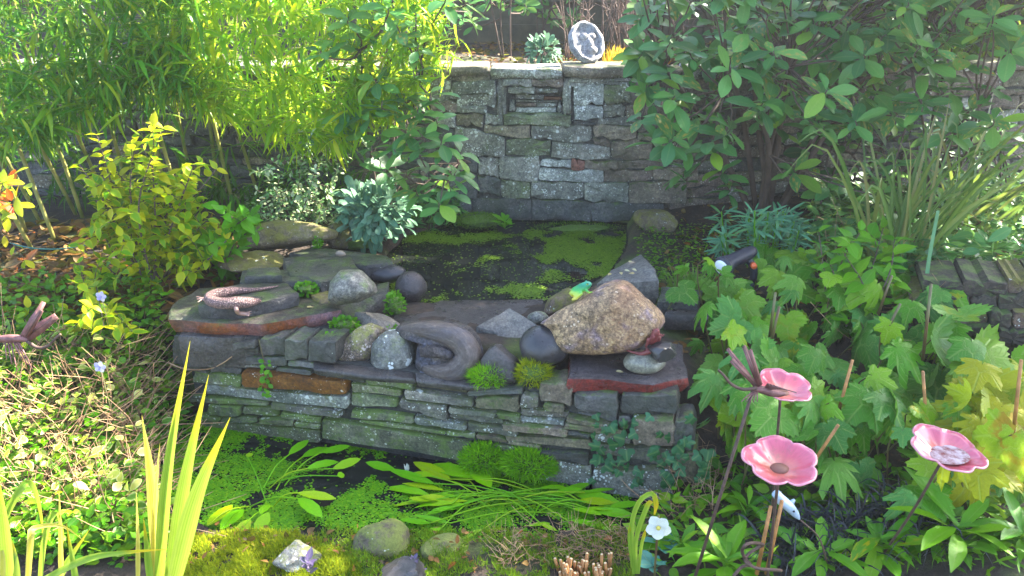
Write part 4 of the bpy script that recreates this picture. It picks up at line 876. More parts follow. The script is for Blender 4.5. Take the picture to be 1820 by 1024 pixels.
dragonfly('rusty metal dragonfly with raised wings beside the highest pink poppy dish', 1.66, None, (onz(1215, 1030, .1)[0], 1.62, .06),
  [((1345, 688), (1293, 620), 9, 6, .03), ((1345, 686), (1300, 640), 8, 9, .0), ((1350, 686), (1322, 615), 9, 7, .02), ((1352, 684), (1333, 622), 7, 7, -.02)],
  [(1345, 690), (1320, 692), (1300, 683), (1287, 668), (1277, 658)], [(1338, 692), (1352, 692), (1368, 697), (1385, 700), (1396, 700)],
  [((1362, 690 + i), (1400 + 8 * i, 694 + i * 2)) for i in range(-4, 3)] + [((1345, 695), (1318 + 7 * i, 716 - abs(i - 2))) for i in range(5)])
dragonfly('rusty metal dragonfly catching the sun at the left edge', 1.75, None, (onz(30, 760, .25)[0], 1.9, .2),
  [((42, 598), (78, 537), 12, 7, .03), ((46, 598), (74, 552), 9, 6, -.02), ((44, 602), (100, 562), 18, 12, .0), ((40, 600), (66, 556), 10, 7, .05)],
  [(48, 606), (66, 618), (84, 616), (98, 602), (108, 594)], [(-8, 604), (8, 602), (22, 602), (38, 602), (52, 606)],
  [((10 + 4 * i, 604), (12 + 9 * i, 640 + 8 * (i % 3))) for i in range(6)])
# pale blue glass fish
M_glassf = plain('pale_blue_glass', (.5, .62, .72), .12, var=.35, vscale=25, spec=.8)
c = ony(1398, 898, 1.62); k = mpp(c)
fx = thing('glass_fish', 'pale blue glass fish ornament under the widest poppy dish', 'garden ornament', (c[0], c[1], gz(c[0], c[1])))
def fpx(x, y, d=0): return ony(x, y, 1.62 + d)
fo = body('body', [([fpx(1378, 876), fpx(1390, 890), fpx(1402, 900), fpx(1414, 914), fpx(1421, 923)], [8 * k, 10 * k, 10 * k, 7 * k, 2 * k])], M_glassf, fx, .002)
part('fin', strip(MB(), fpx(1402, 898), fpx(1412, 888), 10 * k, 4 * k, (0, -1, .2)), M_glassf, fx)
part('eye', MB().add(ICO[2][0] * 2.2 * k + fpx(1411, 909, -.012), [ICO[2][1]]), M_black, fx)
part('rod', tube(MB(), spline([fpx(1421, 923), fpx(1455, 955), fpx(1470, 1000, .05)], 8), .0022, 6), M_rod, fx)
# curled rusty wire
wq = [(1304, 1024), (1318, 1008), (1334, 1004), (1326, 995), (1319, 980), (1326, 968), (1342, 965), (1356, 968), (1350, 972), (1330, 985), (1325, 998), (1345, 1010), (1375, 1013), (1388, 1014)]
solo('wire_spiral', tube(MB(), spline([ony(x, y, 1.56 + .03 * math.sin(i)) for i, (x, y) in enumerate(wq)], 60), .0042, 8), M_rod, 'rusty curled wire looping round the stems below the widest poppy dish', 'wire')
# round stone plaque on top of the garden wall
M_plq = stonemat('plaque_stone', (.3, .3, .33), (.45, .45, .48), (.58, .58, .6), speck=.5, rough=.7, bump=.6, lichen=.1, tint=0)
pc = ony(1037, 80, 4.16); k = mpp(pc); pq = thing('stone_plaque', 'round grey stone plaque with relief face standing on the garden wall', 'plaque', (pc[0], pc[1], pc[2] - 38 * k))
v, uv = [], []; nr, na = 18, 64; Rp = 33 * k; PR = rotm(-.5, 0, .5)
for i in range(nr):
    s = i / (nr - 1)
    for a in range(na):
        th = 2 * math.pi * a / na; X_, Z_ = s * math.cos(th), s * 1.12 * math.sin(th)
        h = .3 * s ** 4 * (s < .9) + (.42 if s >= .9 else 0)
        h += .45 * math.exp(-((X_ - .2) / .13) ** 2 - ((Z_ + .05) / .35) ** 2) + .4 * math.exp(-((X_ - .45) / .18) ** 2 - ((Z_ - .32) / .12) ** 2) + .35 * math.exp(-((X_ + .05) / .15) ** 2 - ((Z_ - .35) / .12) ** 2) + .4 * math.exp(-((X_ - .3) / .2) ** 2 - ((Z_ + .45) / .12) ** 2) + .05 * math.sin(9 * th) * s
        v.append(pc + Rp * (PR @ np.array([X_, -h * .6 - .1, Z_])))
q = [(i * na + a, i * na + (a + 1) % na, (i + 1) * na + (a + 1) % na, (i + 1) * na + a) for i in range(nr - 1) for a in range(na)]
o = part('dish', MB().add(v, [np.array(q)]), M_plq, pq); sm = o.modifiers.new('thick', 'SOLIDIFY'); sm.thickness = .03; sm.offset = 0
part('foot', rock(pc + np.array([-.04, -.02, -40 * k]), (.06, .035, .016), (0, 0, 0), 5, 'angular', 3, .05), M_plq, pq)
part('foot', rock(pc + np.array([.04, -.01, -38 * k]), (.045, .03, .015), (0, 0, 0), 6, 'angular', 3, .05), M_plq, pq)
# green garden twine
M_twine = plain('green_twine', (.03, .16, .12), .6)
solo('garden_twine', tube(MB(), spline([onz(x, y, .5) for x, y in ((18, 432), (50, 440), (90, 443), (130, 440), (160, 434))], 24), .003, 6), M_twine, 'green twine strung low between bamboo and yellow shrub', 'twine')

# ------------------------------------------------------------------ planting
P_lance = [(0, .012), (.12, .06), (.3, .085), (.55, .07), (.8, .035), (1, .002)]
P_oval = [(0, .015), (.15, .1), (.35, .2), (.6, .25), (.82, .19), (.95, .08), (1, .01)]
P_ovate = [(0, .03), (.12, .2), (.35, .3), (.6, .24), (.85, .09), (1, .005)]
P_obl = [(0, .03), (.2, .1), (.5, .19), (.78, .2), (.94, .11), (1, .02)]
P_strap = [(0, .1), (.3, .16), (.6, .15), (.85, .09), (1, .01)]
T_lance = [leaf_tpl(P_lance, .3, c) for c in (.1, .35, .6)]
T_oval = [leaf_tpl(P_oval, .22, c, .04) for c in (.05, .2, .35)]
T_ovate = [leaf_tpl(P_ovate, .25, c, .05) for c in (.1, .3, -.05)]
T_obl = [leaf_tpl(P_obl, .25, c, .18) for c in (.15, .4, .0)]
T_lobe = [lobed_tpl(5, .045, .5, .2, 1), lobed_tpl(5, .06, .42, .55, 2), lobed_tpl(3, .06, .4, .15, 3), lobed_tpl(5, .05, .55, .8, 4), lobed_tpl(3, .07, .5, -.25, 5), lobed_tpl(5, .04, .38, .35, 6), lobed_tpl(7, .05, .6, .5, 7)]
T_ivy = [lobed_tpl(3, .0, .55, .1, 5, 26), lobed_tpl(5, .0, .5, .3, 6, 30)]
M_twig = plain('twig_bark', (.12, .08, .06), .85, var=.4, bump=.5)
M_culm = plain('bamboo_culm', (.3, .27, .07), .5, var=.5, vscale=9, col2=(.13, .16, .03))
def in_px(a, b_): return U(a, b_)
def gauss3(s): return np.array([random.gauss(0, s), random.gauss(0, s), random.gauss(0, s)])
def away(p, d): return np.array(p) + nrm(d)

# --- bamboo
M_bam = leafmat('bamboo_leaf', [(.07, .22, .012), (.11, .31, .016), (.18, .4, .02), (.28, .44, .025), (.5, .5, .05)], trans=.58, rough=.33, tcol=(.6, .75, .05))  # sunlit copy, sun glow put into the yellow greens
M_bam3 = leafmat('bamboo_leaf_shade', [(.03, .09, .02), (.045, .13, .025), (.07, .17, .03)], trans=.35, rough=.4)  # darkest copy, shade behind the canes put into the green
M_bam2 = leafmat('bamboo_leaf_half_shade', [(.04, .14, .02), (.06, .19, .025), (.09, .24, .03), (.13, .28, .03), (.3, .34, .05)], trans=.4, rough=.38, tcol=(.3, .5, .06))  # darker copy, shade of the stand's left side put into the green
def bamboo(label, bases, xr, ybot, ncl, Yr, n_ind, seed, mat=None):
    random.seed(seed); cx = np.mean([b_[0] for b_ in bases]); p = onz(cx, 420, .42)
    t = thing('bamboo_clump', label, 'bamboo', p, 'bamboo along the back')
    for (bx, by) in bases:
        z0 = .40; b0 = onz(bx, by, z0); b0[2] = gz(b0[0], b0[1]) - .03
        lean = np.array([U(-.18, .22), U(-.3, .02), 1]); L = U(1.9, 2.6)
        pts = spline([b0, b0 + lean * L * .35, b0 + lean * L * .7 + np.array([U(-.05, .1), -.05, -.02]), b0 + lean * L * .95 + np.array([U(-.2, .3), -.25, -.2])], 18)
        mb = MB(); tube(mb, pts, [.0095, .0085, .006, .003], 7)
        for i in range(2, 15, 2): tube(mb, [pts[i] - (pts[i + 1] - pts[i]) * .03, pts[i] + (pts[i + 1] - pts[i]) * .03], .0112 - .0003 * i, 7)
        part('culm', mb, M_culm, t)
    Ms, tw = [], MB()
    for k in range(ncl):
        px = U(*xr); yb = np.interp(px, *ybot); py = yb - abs(random.gauss(0, 1)) * 40 if random.random() < .25 else U(-100, yb)
        Yd = U(*Yr); 
        if random.random() < .35: Yd = Yr[0] + U(0, .2)
        c = ony(px, py, Yd)
        if c[2] < (.5 if mat is M_bam3 else .75): continue
        od = np.array([U(-1, 1), U(-1.2, .4), 0]); od = nrm(od)
        tip = c; root = c - od * U(.06, .16) + np.array([0, 0, U(-.02, .05)])
        if k % 3 == 0: tube(tw, [root, (root + tip) / 2 + np.array([0, 0, .012]), tip], [.0016, .0009], 3, False)
        for j in range(random.randint(4, 7)):
            s = j / 6; q = root * (1 - s) + tip * s
            d = nrm(od + gauss3(.75) + np.array([0, 0, U(-1.0, .35)])); L = U(.06, .14)
            Ms.append(frame(q, d, np.array([U(-.4, .4), U(-.6, .2), 1]), L, U(.6, 1.0)))
    leaves(t, T_lance, Ms, mat or M_bam, n_ind); part('twigs', tw, M_culm, t, kind='stuff')
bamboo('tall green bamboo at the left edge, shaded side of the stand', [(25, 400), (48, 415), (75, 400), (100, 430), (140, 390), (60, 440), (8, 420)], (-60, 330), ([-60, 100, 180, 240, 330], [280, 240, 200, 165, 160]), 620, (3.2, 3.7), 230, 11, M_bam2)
bamboo('sunlit yellow green bamboo beside the garden wall', [(300, 380), (330, 395), (392, 370), (405, 345), (420, 385), (440, 350), (465, 365), (480, 350), (375, 345), (520, 350), (545, 360), (500, 340)], (250, 780), ([250, 330, 400, 480, 560, 640, 720, 790], [150, 175, 205, 235, 265, 225, 180, 100]), 900, (3.3, 3.7), 300, 12)

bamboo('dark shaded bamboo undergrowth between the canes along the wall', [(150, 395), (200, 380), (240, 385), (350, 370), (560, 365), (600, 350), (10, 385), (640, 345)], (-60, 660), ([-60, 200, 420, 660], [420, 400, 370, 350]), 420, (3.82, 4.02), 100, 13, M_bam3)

# --- yellow green shrub
random.seed(21)
def twiggy(name, label, cat, base, tips, Yd, mat, tpls, leaf, gap, side, n_ind=300, stemr=.005, mstem=None, bend=.05, down=.3, start=.25, group=None):
    t = thing(name, label, cat, base, group); Ms, tw = [], MB()
    for (tx, ty) in tips:
        e = ony(tx, ty, Yd + U(-.16, .16)); b0 = np.array(base) + np.array([U(-.05, .05), U(-.04, .04), -.02])
        mid = b0 * .5 + e * .5 + gauss3(bend) + np.array([0, 0, .03]); pts = spline([b0, mid, e], 14)
        part('stem', tube(MB(), pts, [stemr, stemr * .4], 6), mstem or M_twig, t)
        L = np.linalg.norm(np.diff(pts, axis=0), axis=1).sum(); runs = [(pts, start)]
        for k in range(side):
            s = U(.3, .92); i = int(s * 13); q = pts[i]; d = nrm(gauss3(1) + np.array([0, -.3, .45])); l2 = U(.06, .17)
            pp = spline([q, q + d * l2 * .5 + np.array([0, 0, .01]), q + d * l2], 6); runs.append((pp, .15)); tube(tw, pp, [.0018, .0009], 4, False)
        for pp, s0 in runs:
            LL = np.linalg.norm(np.diff(pp, axis=0), axis=1).sum(); n = max(2, int(LL * (1 - s0) / gap)); m_ = len(pp)
            for j in range(n + 1):
                s = s0 + (1 - s0) * j / n; f_ = s * (m_ - 1); i = min(int(f_), m_ - 2); q = pp[i] + (pp[i + 1] - pp[i]) * (f_ - i); ax = nrm(pp[i + 1] - pp[i])
                a = U(0, 6.28)
                for sg in (0, math.pi):
                    x = nrm(np.cross(ax, (.2, .4, .9))); y = np.cross(ax, x); r_ = x * math.cos(a + sg) + y * math.sin(a + sg)
                    d = nrm(r_ + ax * .45 + np.array([0, -.15, -down * U(0, 1)])); Ms.append(frame(q, d, np.array([U(-.4, .4), U(-.7, .1), 1]), leaf * U(.65, 1.2)))
    if tw.n: part('twigs', tw, mstem or M_twig, t, kind='stuff')
    leaves(t, tpls, Ms, mat, n_ind); return t
M_yel = leafmat('yellow_shrub_leaf', [(.07, .22, .02), (.12, .3, .025), (.22, .37, .03), (.36, .44, .04), (.5, .46, .05), (.12, .3, .03)], trans=.42, rough=.45, tcol=(.5, .55, .05), edge=(.5, .48, .08))
bp = onz(275, 528, .33)
twiggy('yellow_shrub', 'yellow green leafy shrub in front of the bamboo', 'shrub', (bp[0], bp[1], gz(bp[0], bp[1])), [(172, 240), (240, 245), (290, 228), (270, 270), (345, 292), (385, 300), (140, 292), (168, 335), (178, 398), (330, 335), (405, 425), (230, 330), (300, 310), (200, 300), (215, 420), (370, 390), (250, 380), (320, 420), (185, 470), (345, 450)], 2.98, M_yel, T_ovate, .05, .033, 5)
bp = onz(380, 470, .4)
M_brightg = leafmat('bright_green_leaf', [(.07, .22, .03), (.1, .28, .04), (.16, .34, .05)], trans=.4, rough=.45)
twiggy('leafy_shrub', 'small bright green shrub between the yellow shrub and mossy rock', 'shrub', (bp[0], bp[1], gz(bp[0], bp[1])), [(440, 385), (425, 415), (400, 380), (455, 380), (380, 430), (420, 450)], 3.05, M_brightg, T_ovate, .065, .04, 2, 120)
bp = onz(150, 600, .2)
twiggy('leafy_shrub', 'low yellow green seedling below the yellow shrub, near the metal dragonfly', 'shrub', (bp[0], bp[1], gz(bp[0], bp[1])), [(140, 505), (165, 545), (120, 550), (200, 560), (185, 580), (235, 590), (150, 575)], 2.6, M_yel, T_ovate, .05, .04, 1, 90, .003)
# red tipped sprig at the left edge
M_redtip = leafmat('red_tip_leaf', [(.45, .05, .03), (.5, .12, .04), (.3, .32, .04), (.2, .3, .03), (.42, .38, .06)], trans=.35)
bp = onz(-30, 560, .25)
twiggy('red_tipped_sprig', 'red and yellow tipped sprig leaning in at the left edge', 'shrub', (bp[0], bp[1], gz(bp[0], bp[1])), [(25, 310), (12, 335), (30, 350), (5, 325)], 2.3, M_redtip, T_oval, .05, .09, 1, 60, .003, start=.75)

# --- whorled evergreens
M_rhod = leafmat('evergreen_leaf', [(.035, .1, .04), (.06, .17, .055), (.085, .22, .075), (.12, .28, .09), (.17, .34, .1), (.05, .14, .055), (.09, .24, .09), (.26, .4, .08)], trans=.36, rough=.36, tcol=(.25, .42, .1), spec=.4, patch=(.42, .3, .1))
def whorls(t, cs, mat, tpls, leaf, n_ind, seed, nl=(6, 9), branch_from=None, up=.5):
    random.seed(seed); Ms, tw = [], MB()
    for c in cs:
        ax = nrm(np.array([U(-.5, .5), U(-.75, .1), up + U(0, .6)])); x = nrm(np.cross(ax, (.3, .2, .9))); y = np.cross(ax, x); n = random.randint(*nl); ph = U(0, 6)
        for j in range(n):
            a = ph + 2.4 * j; r_ = x * math.cos(a) + y * math.sin(a); el = U(.05, .55) - (.25 if j > n * .6 else 0)
            d = nrm(r_ + ax * el + np.array([0, 0, -.08])); Ms.append(frame(c + r_ * .006 - ax * .006 * j, d, ax + r_ * -.2, leaf * U(.5, 1.2), U(.75, 1.1)))
        if branch_from is not None:
            B = branch_from[np.argmin([np.linalg.norm((b_ - c) * np.array([1, 1, .7])) + .25 * max(0, b_[2] - c[2] + .1) for b_ in branch_from])]
            mid = (B + c) / 2 + gauss3(.02) - np.array([0, 0, .03]); tube(tw, spline([B, mid, c - ax * .03, c], 7), [.005, .0035, .0022], 5, False)
    leaves(t, tpls, Ms, mat, n_ind)
    if tw.n: part('twigs', tw, M_twig, t, kind='stuff')
def stems(t, base, tips, r=.012, name='stem', n=6):
    pts_all = []
    for e in tips:
        b0 = np.array(base) + np.array([U(-.07, .07), U(-.05, .05), -.03]); pts = spline([b0, b0 * .55 + np.array(e) * .45 + np.array([0, 0, .1]) + gauss3(.03), e], 14)
        part(name, tube(MB(), pts, [r, r * .75, r * .4], n), M_twig, t); pts_all += list(pts[5:])
    return pts_all
random.seed(31)
bp = onz(1365, 362, .5); bp[2] = gz(bp[0], bp[1])
t = thing('evergreen_shrub', 'large broad leaved evergreen shrub with several trunks right of the garden wall', 'shrub', bp)
tips = [ony(x, y, Yd) for x, y, Yd in ((1180, 120, 3.6), (1250, 20, 3.7), (1330, -40, 3.9), (1420, -60, 3.8), (1480, 60, 3.6), (1400, 120, 3.4), (1290, 160, 3.5), (1560, 120, 3.7), (1640, 60, 3.8))] + [np.array([1.4, 4.0, 2.2]), np.array([2.0, 4.0, 2.3])]
bf = stems(t, bp, tips, .016, 'trunk')
cs = []
lowb = ([1120, 1140, 1170, 1210, 1270, 1330, 1420, 1500, 1570, 1640, 1720], [120, 190, 285, 295, 262, 225, 245, 250, 220, 190, 140])
while len(cs) < 165:
    x, y = U(1120, 1720), U(-90, 300)
    if y > np.interp(x, *lowb) or (x > 1560 and random.random() < .55): continue
    c = ony(x, y, U(3.15, 4.1)); cs.append(c)
cs += [ony(x, y, Yd) for x, y, Yd in ((1262, 252, 3.3), (1225, 262, 3.4), (1570, 338, 3.2), (1520, 315, 3.4), (1475, 335, 3.5), (1300, 330, 3.6), (1410, 300, 3.5), (1190, 215, 3.3), (1150, 150, 3.4), (1200, 170, 3.2), (1300, 120, 3.1), (1520, 215, 3.1), (1375, 90, 3.1), (1470, 160, 3.0), (1165, 245, 3.4), (1140, 205, 3.5), (1185, 285, 3.5), (1215, 310, 3.6), (1150, 90, 3.5), (1280, 300, 3.6))]
cs += [np.array([U(1.15, 2.6), U(3.2, 4.3), U(1.6, 2.4)]) for _ in range(150)]  # unseen upper crown, added to shade the ponds
whorls(t, cs, M_rhod, T_oval, .11, 300, 32, (6, 9), bf)
random.seed(33)
bp = onz(700, 425, .42); bp[1] = 3.75; bp[0] = -.6; bp[2] = gz(bp[0], bp[1])
t = thing('evergreen_shrub', 'slender broad leaved evergreen leaning between bamboo and garden wall', 'shrub', bp)
bf = stems(t, bp, [ony(x, y, Yd) for x, y, Yd in ((700, 40, 3.5), (745, 150, 3.4), (815, 290, 3.45), (640, 90, 3.4), (780, 0, 3.7))], .008)
cs = [ony(x, y, U(3.2, 3.5)) for x, y in ((640, 85), (705, 45), (735, 125), (690, 100), (742, 195), (765, 165), (640, 165), (690, 222), (745, 265), (812, 303), (690, 15), (620, 30), (745, 80), (600, 70), (665, 140), (720, 170), (570, 90), (740, 30), (790, -10), (830, 2), (770, 8), (655, 40), (750, 240), (660, 260), (700, 265), (650, 200), (680, 180), (720, 232), (785, 252), (762, 305), (800, 335), (722, 305), (690, 298), (775, 212), (640, 232), (600, 240), (740, 340), (780, 360), (610, 200), (820, 270))]
whorls(t, cs, M_rhod, T_oval, .1, 290, 34, (6, 9), bf)

# --- silver leaved bush, pale evergreen, euphorbia, fern
M_silver = leafmat('silver_leaf', [(.07, .15, .095), (.1, .2, .13), (.14, .25, .165), (.2, .31, .22)], trans=.15, rough=.7, tcol=(.25, .4, .25), spec=.25, vein=.3)
random.seed(41)
def dome(name, label, c, rad, n, mat, tpls, leaf, n_ind, squash=.85, cat='shrub', jit=.35, droop=.1, group=None, stem=True):
    base = (c[0], c[1], gz(c[0], c[1])); t = thing(name, label, cat, base, group); Ms = []
    for i in range(n):
        d = nrm(gauss3(1) + np.array([0, -.25, .35])); r_ = rad * U(.35, 1) ** .6; q = np.array(c) + d * r_ * np.array([1, 1, squash])
        Ms.append(frame(q - d * leaf * .5, nrm(d + gauss3(jit) - np.array([0, 0, droop])), np.array([d[0] * .3, -.3, 1]) + gauss3(.3), leaf * U(.6, 1.2), U(.8, 1.15)))
    leaves(t, tpls, Ms, mat, n_ind)
    if stem:
        mb = MB()
        for k in range(7): tube(mb, spline([base, (np.array(base) + c) / 2 + gauss3(rad * .15), c + gauss3(rad * .4)], 6), [.006, .002], 5)
        part('stems', mb, M_twig, t, kind='stuff')
    return t
dome('silver_bush', 'blue green silver leaved bush at the left of the upper pond', ony(666, 380, 3.5), .19, 420, M_silver, T_obl, .072, 300, jit=.6)
dome('silver_bush', 'small silver leaved sage beside the round plaque on the wall', ony(965, 92, 4.3), .1, 150, M_silver, T_obl, .05, 100)
M_pale = leafmat('pale_variegated', [(.08, .18, .08), (.14, .26, .12), (.35, .42, .25), (.5, .52, .36)], trans=.25, rough=.5)
bp = onz(530, 395, .45)
twiggy('pale_evergreen', 'airy pale speckled evergreen above the long mossy rock', 'shrub', (bp[0], bp[1], gz(bp[0], bp[1])), [(555, 235), (525, 265), (590, 260), (480, 300), (510, 310), (560, 300), (600, 300), (545, 340), (470, 350), (590, 350), (500, 370)], 3.4, M_pale, T_oval, .026, .022, 4, 200, .003)
M_euph = leafmat('euphorbia_leaf', [(.05, .15, .09), (.08, .2, .12), (.11, .25, .15), (.1, .22, .08)], trans=.2, rough=.5, vein=.35)
random.seed(43)
bp = onz(1345, 450, .45); t = thing('spurge_plant', 'dense blue green spurge with finger leaves above the spotlight', 'plant', (bp[0], bp[1], gz(bp[0], bp[1])))
cs = [ony(U(1275, 1425), U(372, 440), U(3.0, 3.4)) for _ in range(34)]
whorls(t, cs, M_euph, [leaf_tpl([(0, .02), (.3, .07), (.6, .085), (.9, .05), (1, .005)], .2, c) for c in (.1, .3)], .075, 300, 44, (14, 20), None, .8)
st = MB()
for c in cs: tube(st, [c, (c[0] * .7 + bp[0] * .3, c[1], gz(c[0], c[1]))], .003, 5, False)
part('stems', st, M_brightg, t, kind='stuff')
def rosette(label, c, n, L, tpls, mat, spread=.55, name='leafy_rosette', n_ind=40, group=None, cat='plant', ws=1.):
    t = thing(name, label, cat, c, group); Ms = []
    for j in range(n):
        a = j * 2.4 + U(-.2, .2); el = .15 + spread * U(.1, 1.2) * (1 - j / n * .3); d = nrm(np.array([math.cos(a), math.sin(a), el]))
        Ms.append(frame(np.array(c) + np.array([0, 0, .004 * j]), d, (U(-.3, .3), U(-.3, .3), 1), L * U(.5, 1.15), ws))
    leaves(t, tpls, Ms, mat, n_ind); return t
random.seed(45)
rosette('small bright green fern like rosette at the foot of the garden wall', onz(898, 408, ZU + .02), 13, .075, T_obl, M_brightg, .8, 'small_fern', ws=.75)
T_big = [leaf_tpl([(0, .05), (.15, .06), (.4, .17), (.65, .2), (.85, .13), (1, .01)], .25, c, .05) for c in (.35, .6, .15)]
M_mid = leafmat('mid_green_leaf', [(.05, .16, .025), (.08, .22, .03), (.12, .28, .04), (.18, .33, .05)], trans=.32, rough=.4, patch=(.35, .3, .04))
for i, (x, y, L, n, lab) in enumerate(((1290, 1000, .2, 12, 'broad green rosette at the bottom, left of the rusty wire spiral'), (1330, 900, .14, 9, 'upright leafy plant left of the widest poppy dish'), (1455, 1000, .15, 10, 'green rosette at the bottom, right of the rusty wire spiral'), (1560, 985, .17, 11, 'spreading green rosette below the black grass'), (1690, 985, .22, 12, 'large dark green rosette in the bottom right corner'), (1800, 1000, .17, 10, 'green rosette cut off by the right edge at the bottom'), (1210, 960, .13, 8, 'small green rosette beside the white flower'), (1480, 895, .09, 9, 'little green plant in the middle of the black grass'))):
    q = onz(x, y, .12); q[2] = gz(q[0], q[1]) + .02; rosette(lab, q, n + 3, L * .8, T_big, M_mid, .75, ws=.72, group='green rosettes in the front right bed')

# --- strap leaved plants
def clump(name, label, base, n, L, wd, mat, spread=.5, droop=.4, cat='grass', seed=0, indiv=True, up=1., yb=-.1, group=None, r0=.04, kink=0, limit=300, bias=(0, 0)):
    random.seed(seed); t = thing(name, label, cat, base, group); st = MB()
    for i in range(n):
        b0 = np.array(base) + np.array([U(-r0, r0), U(-r0, r0), -.01]); a = U(0, 6.28); s = spread * math.sqrt(U(.02, 1)); l_ = L * U(.55, 1.1)
        d = np.array([math.cos(a) * s + bias[0], math.sin(a) * s * .8 + yb + bias[1], up]); d = nrm(d); h = np.array([d[0], d[1], 0])
        pts = [b0, b0 + d * l_ * .5, b0 + d * l_ * .8 + h * l_ * droop * .25 - np.array([0, 0, droop * l_ * .08]), b0 + d * l_ + h * l_ * droop * .5 - np.array([0, 0, l_ * droop * U(.2, .8)])]
        if indiv and i < limit: part('blade', blade(MB(), pts, wd * U(.7, 1.2), 8, (U(-.5, .5), -1, .3)), mat, t)
        else: blade(st, pts, wd * U(.7, 1.2), 6, (U(-.5, .5), -1, .3))
    if st.n: part('blades', st, mat, t, kind='stuff')
    return t
M_strap = leafmat('strap_leaf', [(.05, .1, .035), (.08, .15, .05), (.12, .19, .06), (.17, .21, .07), (.2, .17, .08)], trans=.25, rough=.4)
bp = onz(1590, 470, .48); bp[2] = gz(bp[0], bp[1])
clump('strap_clump', 'tall clump of narrow strap leaves at the right', bp, 48, .85, .014, M_strap, .55, .5, 'plant', 51, r0=.1)
bp = onz(1690, 420, .5); bp[2] = gz(bp[0], bp[1])
clump('strap_clump', 'second clump of arching strap leaves against the right edge', bp, 34, .9, .013, M_strap, .8, .7, 'plant', 52, r0=.1, bias=(.25, 0))
bp = onz(1648, 575, .4); t = thing('cut_iris_leaf', 'single pale blue green strap leaf with a cut tip', 'plant', (bp[0], bp[1], gz(bp[0], bp[1])))
M_blue = leafmat('blue_green_strap', [(.13, .27, .15), (.16, .3, .17)], trans=.2)
part('blade', blade(MB(), [ony(1640, 590, 2.7), ony(1648, 480, 2.72), ony(1667, 374, 2.75)], .02, 8, prof=([0, 1], [.9, .6])), M_blue, t)
M_iris = leafmat('iris_leaf', [(.07, .2, .03), (.1, .25, .035), (.13, .28, .04)], trans=.34, rough=.4, stripe=(.36, .44, .12), tcol=(.5, .6, .08), tip=(.55, .38, .05))
M_irisy = leafmat('iris_yellow', [(.5, .42, .05), (.55, .45, .1), (.4, .42, .06)], trans=.42, stripe=(.6, .55, .25), tcol=(.65, .55, .08))
def irisclump(label, base, bl, Yd):
    t = thing('iris_clump', label, 'plant', base, 'iris leaves in the front left')
    for i, (pts, w_, y) in enumerate(bl):
        P = [ony(a, b_, Yd + .04 * math.sin(i * 2.3) + (0.02 * k)) for k, (a, b_) in enumerate(pts)]; k = mpp(P[0])
        part('blade', blade(MB(), P, w_ * k * .8, 14, (.3 * math.sin(i), -1, .4), .3), M_irisy if y else M_iris, t)
irisclump('tall striped iris leaves in front of the lower pond', (onz(285, 1024, .1)[0], 1.5, .06), [([(282, 1050), (300, 830), (338, 606)], 27, 0), ([(300, 1050), (330, 850), (371, 666)], 30, 0), ([(305, 1050), (350, 880), (409, 742)], 38, 0), ([(286, 1040), (272, 870), (252, 738)], 30, 1), ([(272, 1050), (276, 900), (284, 788)], 14, 1), ([(246, 1050), (246, 960), (242, 872)], 13, 1), ([(292, 1050), (318, 960), (345, 870)], 26, 0), ([(270, 1050), (262, 980), (255, 920)], 16, 0), ([(310, 1050), (316, 990), (320, 950)], 8, 1)], 1.5)
irisclump('arching yellowing iris leaves in the bottom left corner', (onz(40, 1024, .1)[0], 1.42, .06), [([(20, 1060), (8, 930), (-10, 820)], 30, 0), ([(-10, 960), (30, 880), (55, 858), (72, 910), (80, 985)], 16, 0), ([(48, 1060), (55, 960), (62, 938), (110, 935), (150, 962)], 14, 1), ([(110, 1050), (108, 960), (105, 865)], 12, 1), ([(70, 1060), (80, 960), (100, 908), (112, 950), (108, 985)], 16, 0), ([(60, 1040), (150, 995), (220, 982), (300, 976)], 16, 0), ([(90, 1060), (120, 1000), (160, 940)], 18, 0), ([(2, 1060), (5, 990), (-5, 960)], 14, 1), ([(140, 1060), (130, 1000), (118, 930)], 14, 0), ([(30, 1060), (28, 1000), (22, 960)], 20, 0)], 1.45)
M_gold = leafmat('golden_grass', [(.5, .33, .05), (.6, .42, .08), (.62, .48, .12), (.45, .22, .05)], trans=.4, tcol=(.8, .55, .1), vein=0)
q = ony(1088, 122, 4.25); clump('golden_grass', 'golden grass tuft beside the round plaque on the wall', (q[0], q[1], 1.1), 90, .13, .006, M_gold, .35, .1, seed=53, r0=.045)
M_rusty = leafmat('rusty_grass', [(.35, .14, .05), (.4, .2, .06), (.3, .18, .08)], trans=.35, tcol=(.6, .3, .08), vein=0)
q = ony(1150, 125, 4.25); clump('rusty_grass', 'rust coloured low grass right of the golden tuft on the wall', (q[0], q[1], 1.1), 80, .09, .006, M_rusty, .7, .3, seed=54, r0=.1)
M_fgrass = leafmat('fine_grass', [(.08, .18, .04), (.12, .24, .06), (.18, .3, .09)], trans=.3, vein=0)
q = onz(1225, 500, .45); clump('grass_tuft', 'fine green grass tuft left of the spotlight', (q[0], q[1], gz(q[0], q[1])), 110, .17, .005, M_fgrass, .55, .3, seed=55, r0=.05)
M_mondo = leafmat('black_grass', [(.018, .018, .022), (.03, .028, .036), (.05, .045, .055)], trans=.08, rough=.4, vein=0, tcol=(.05, .05, .04))
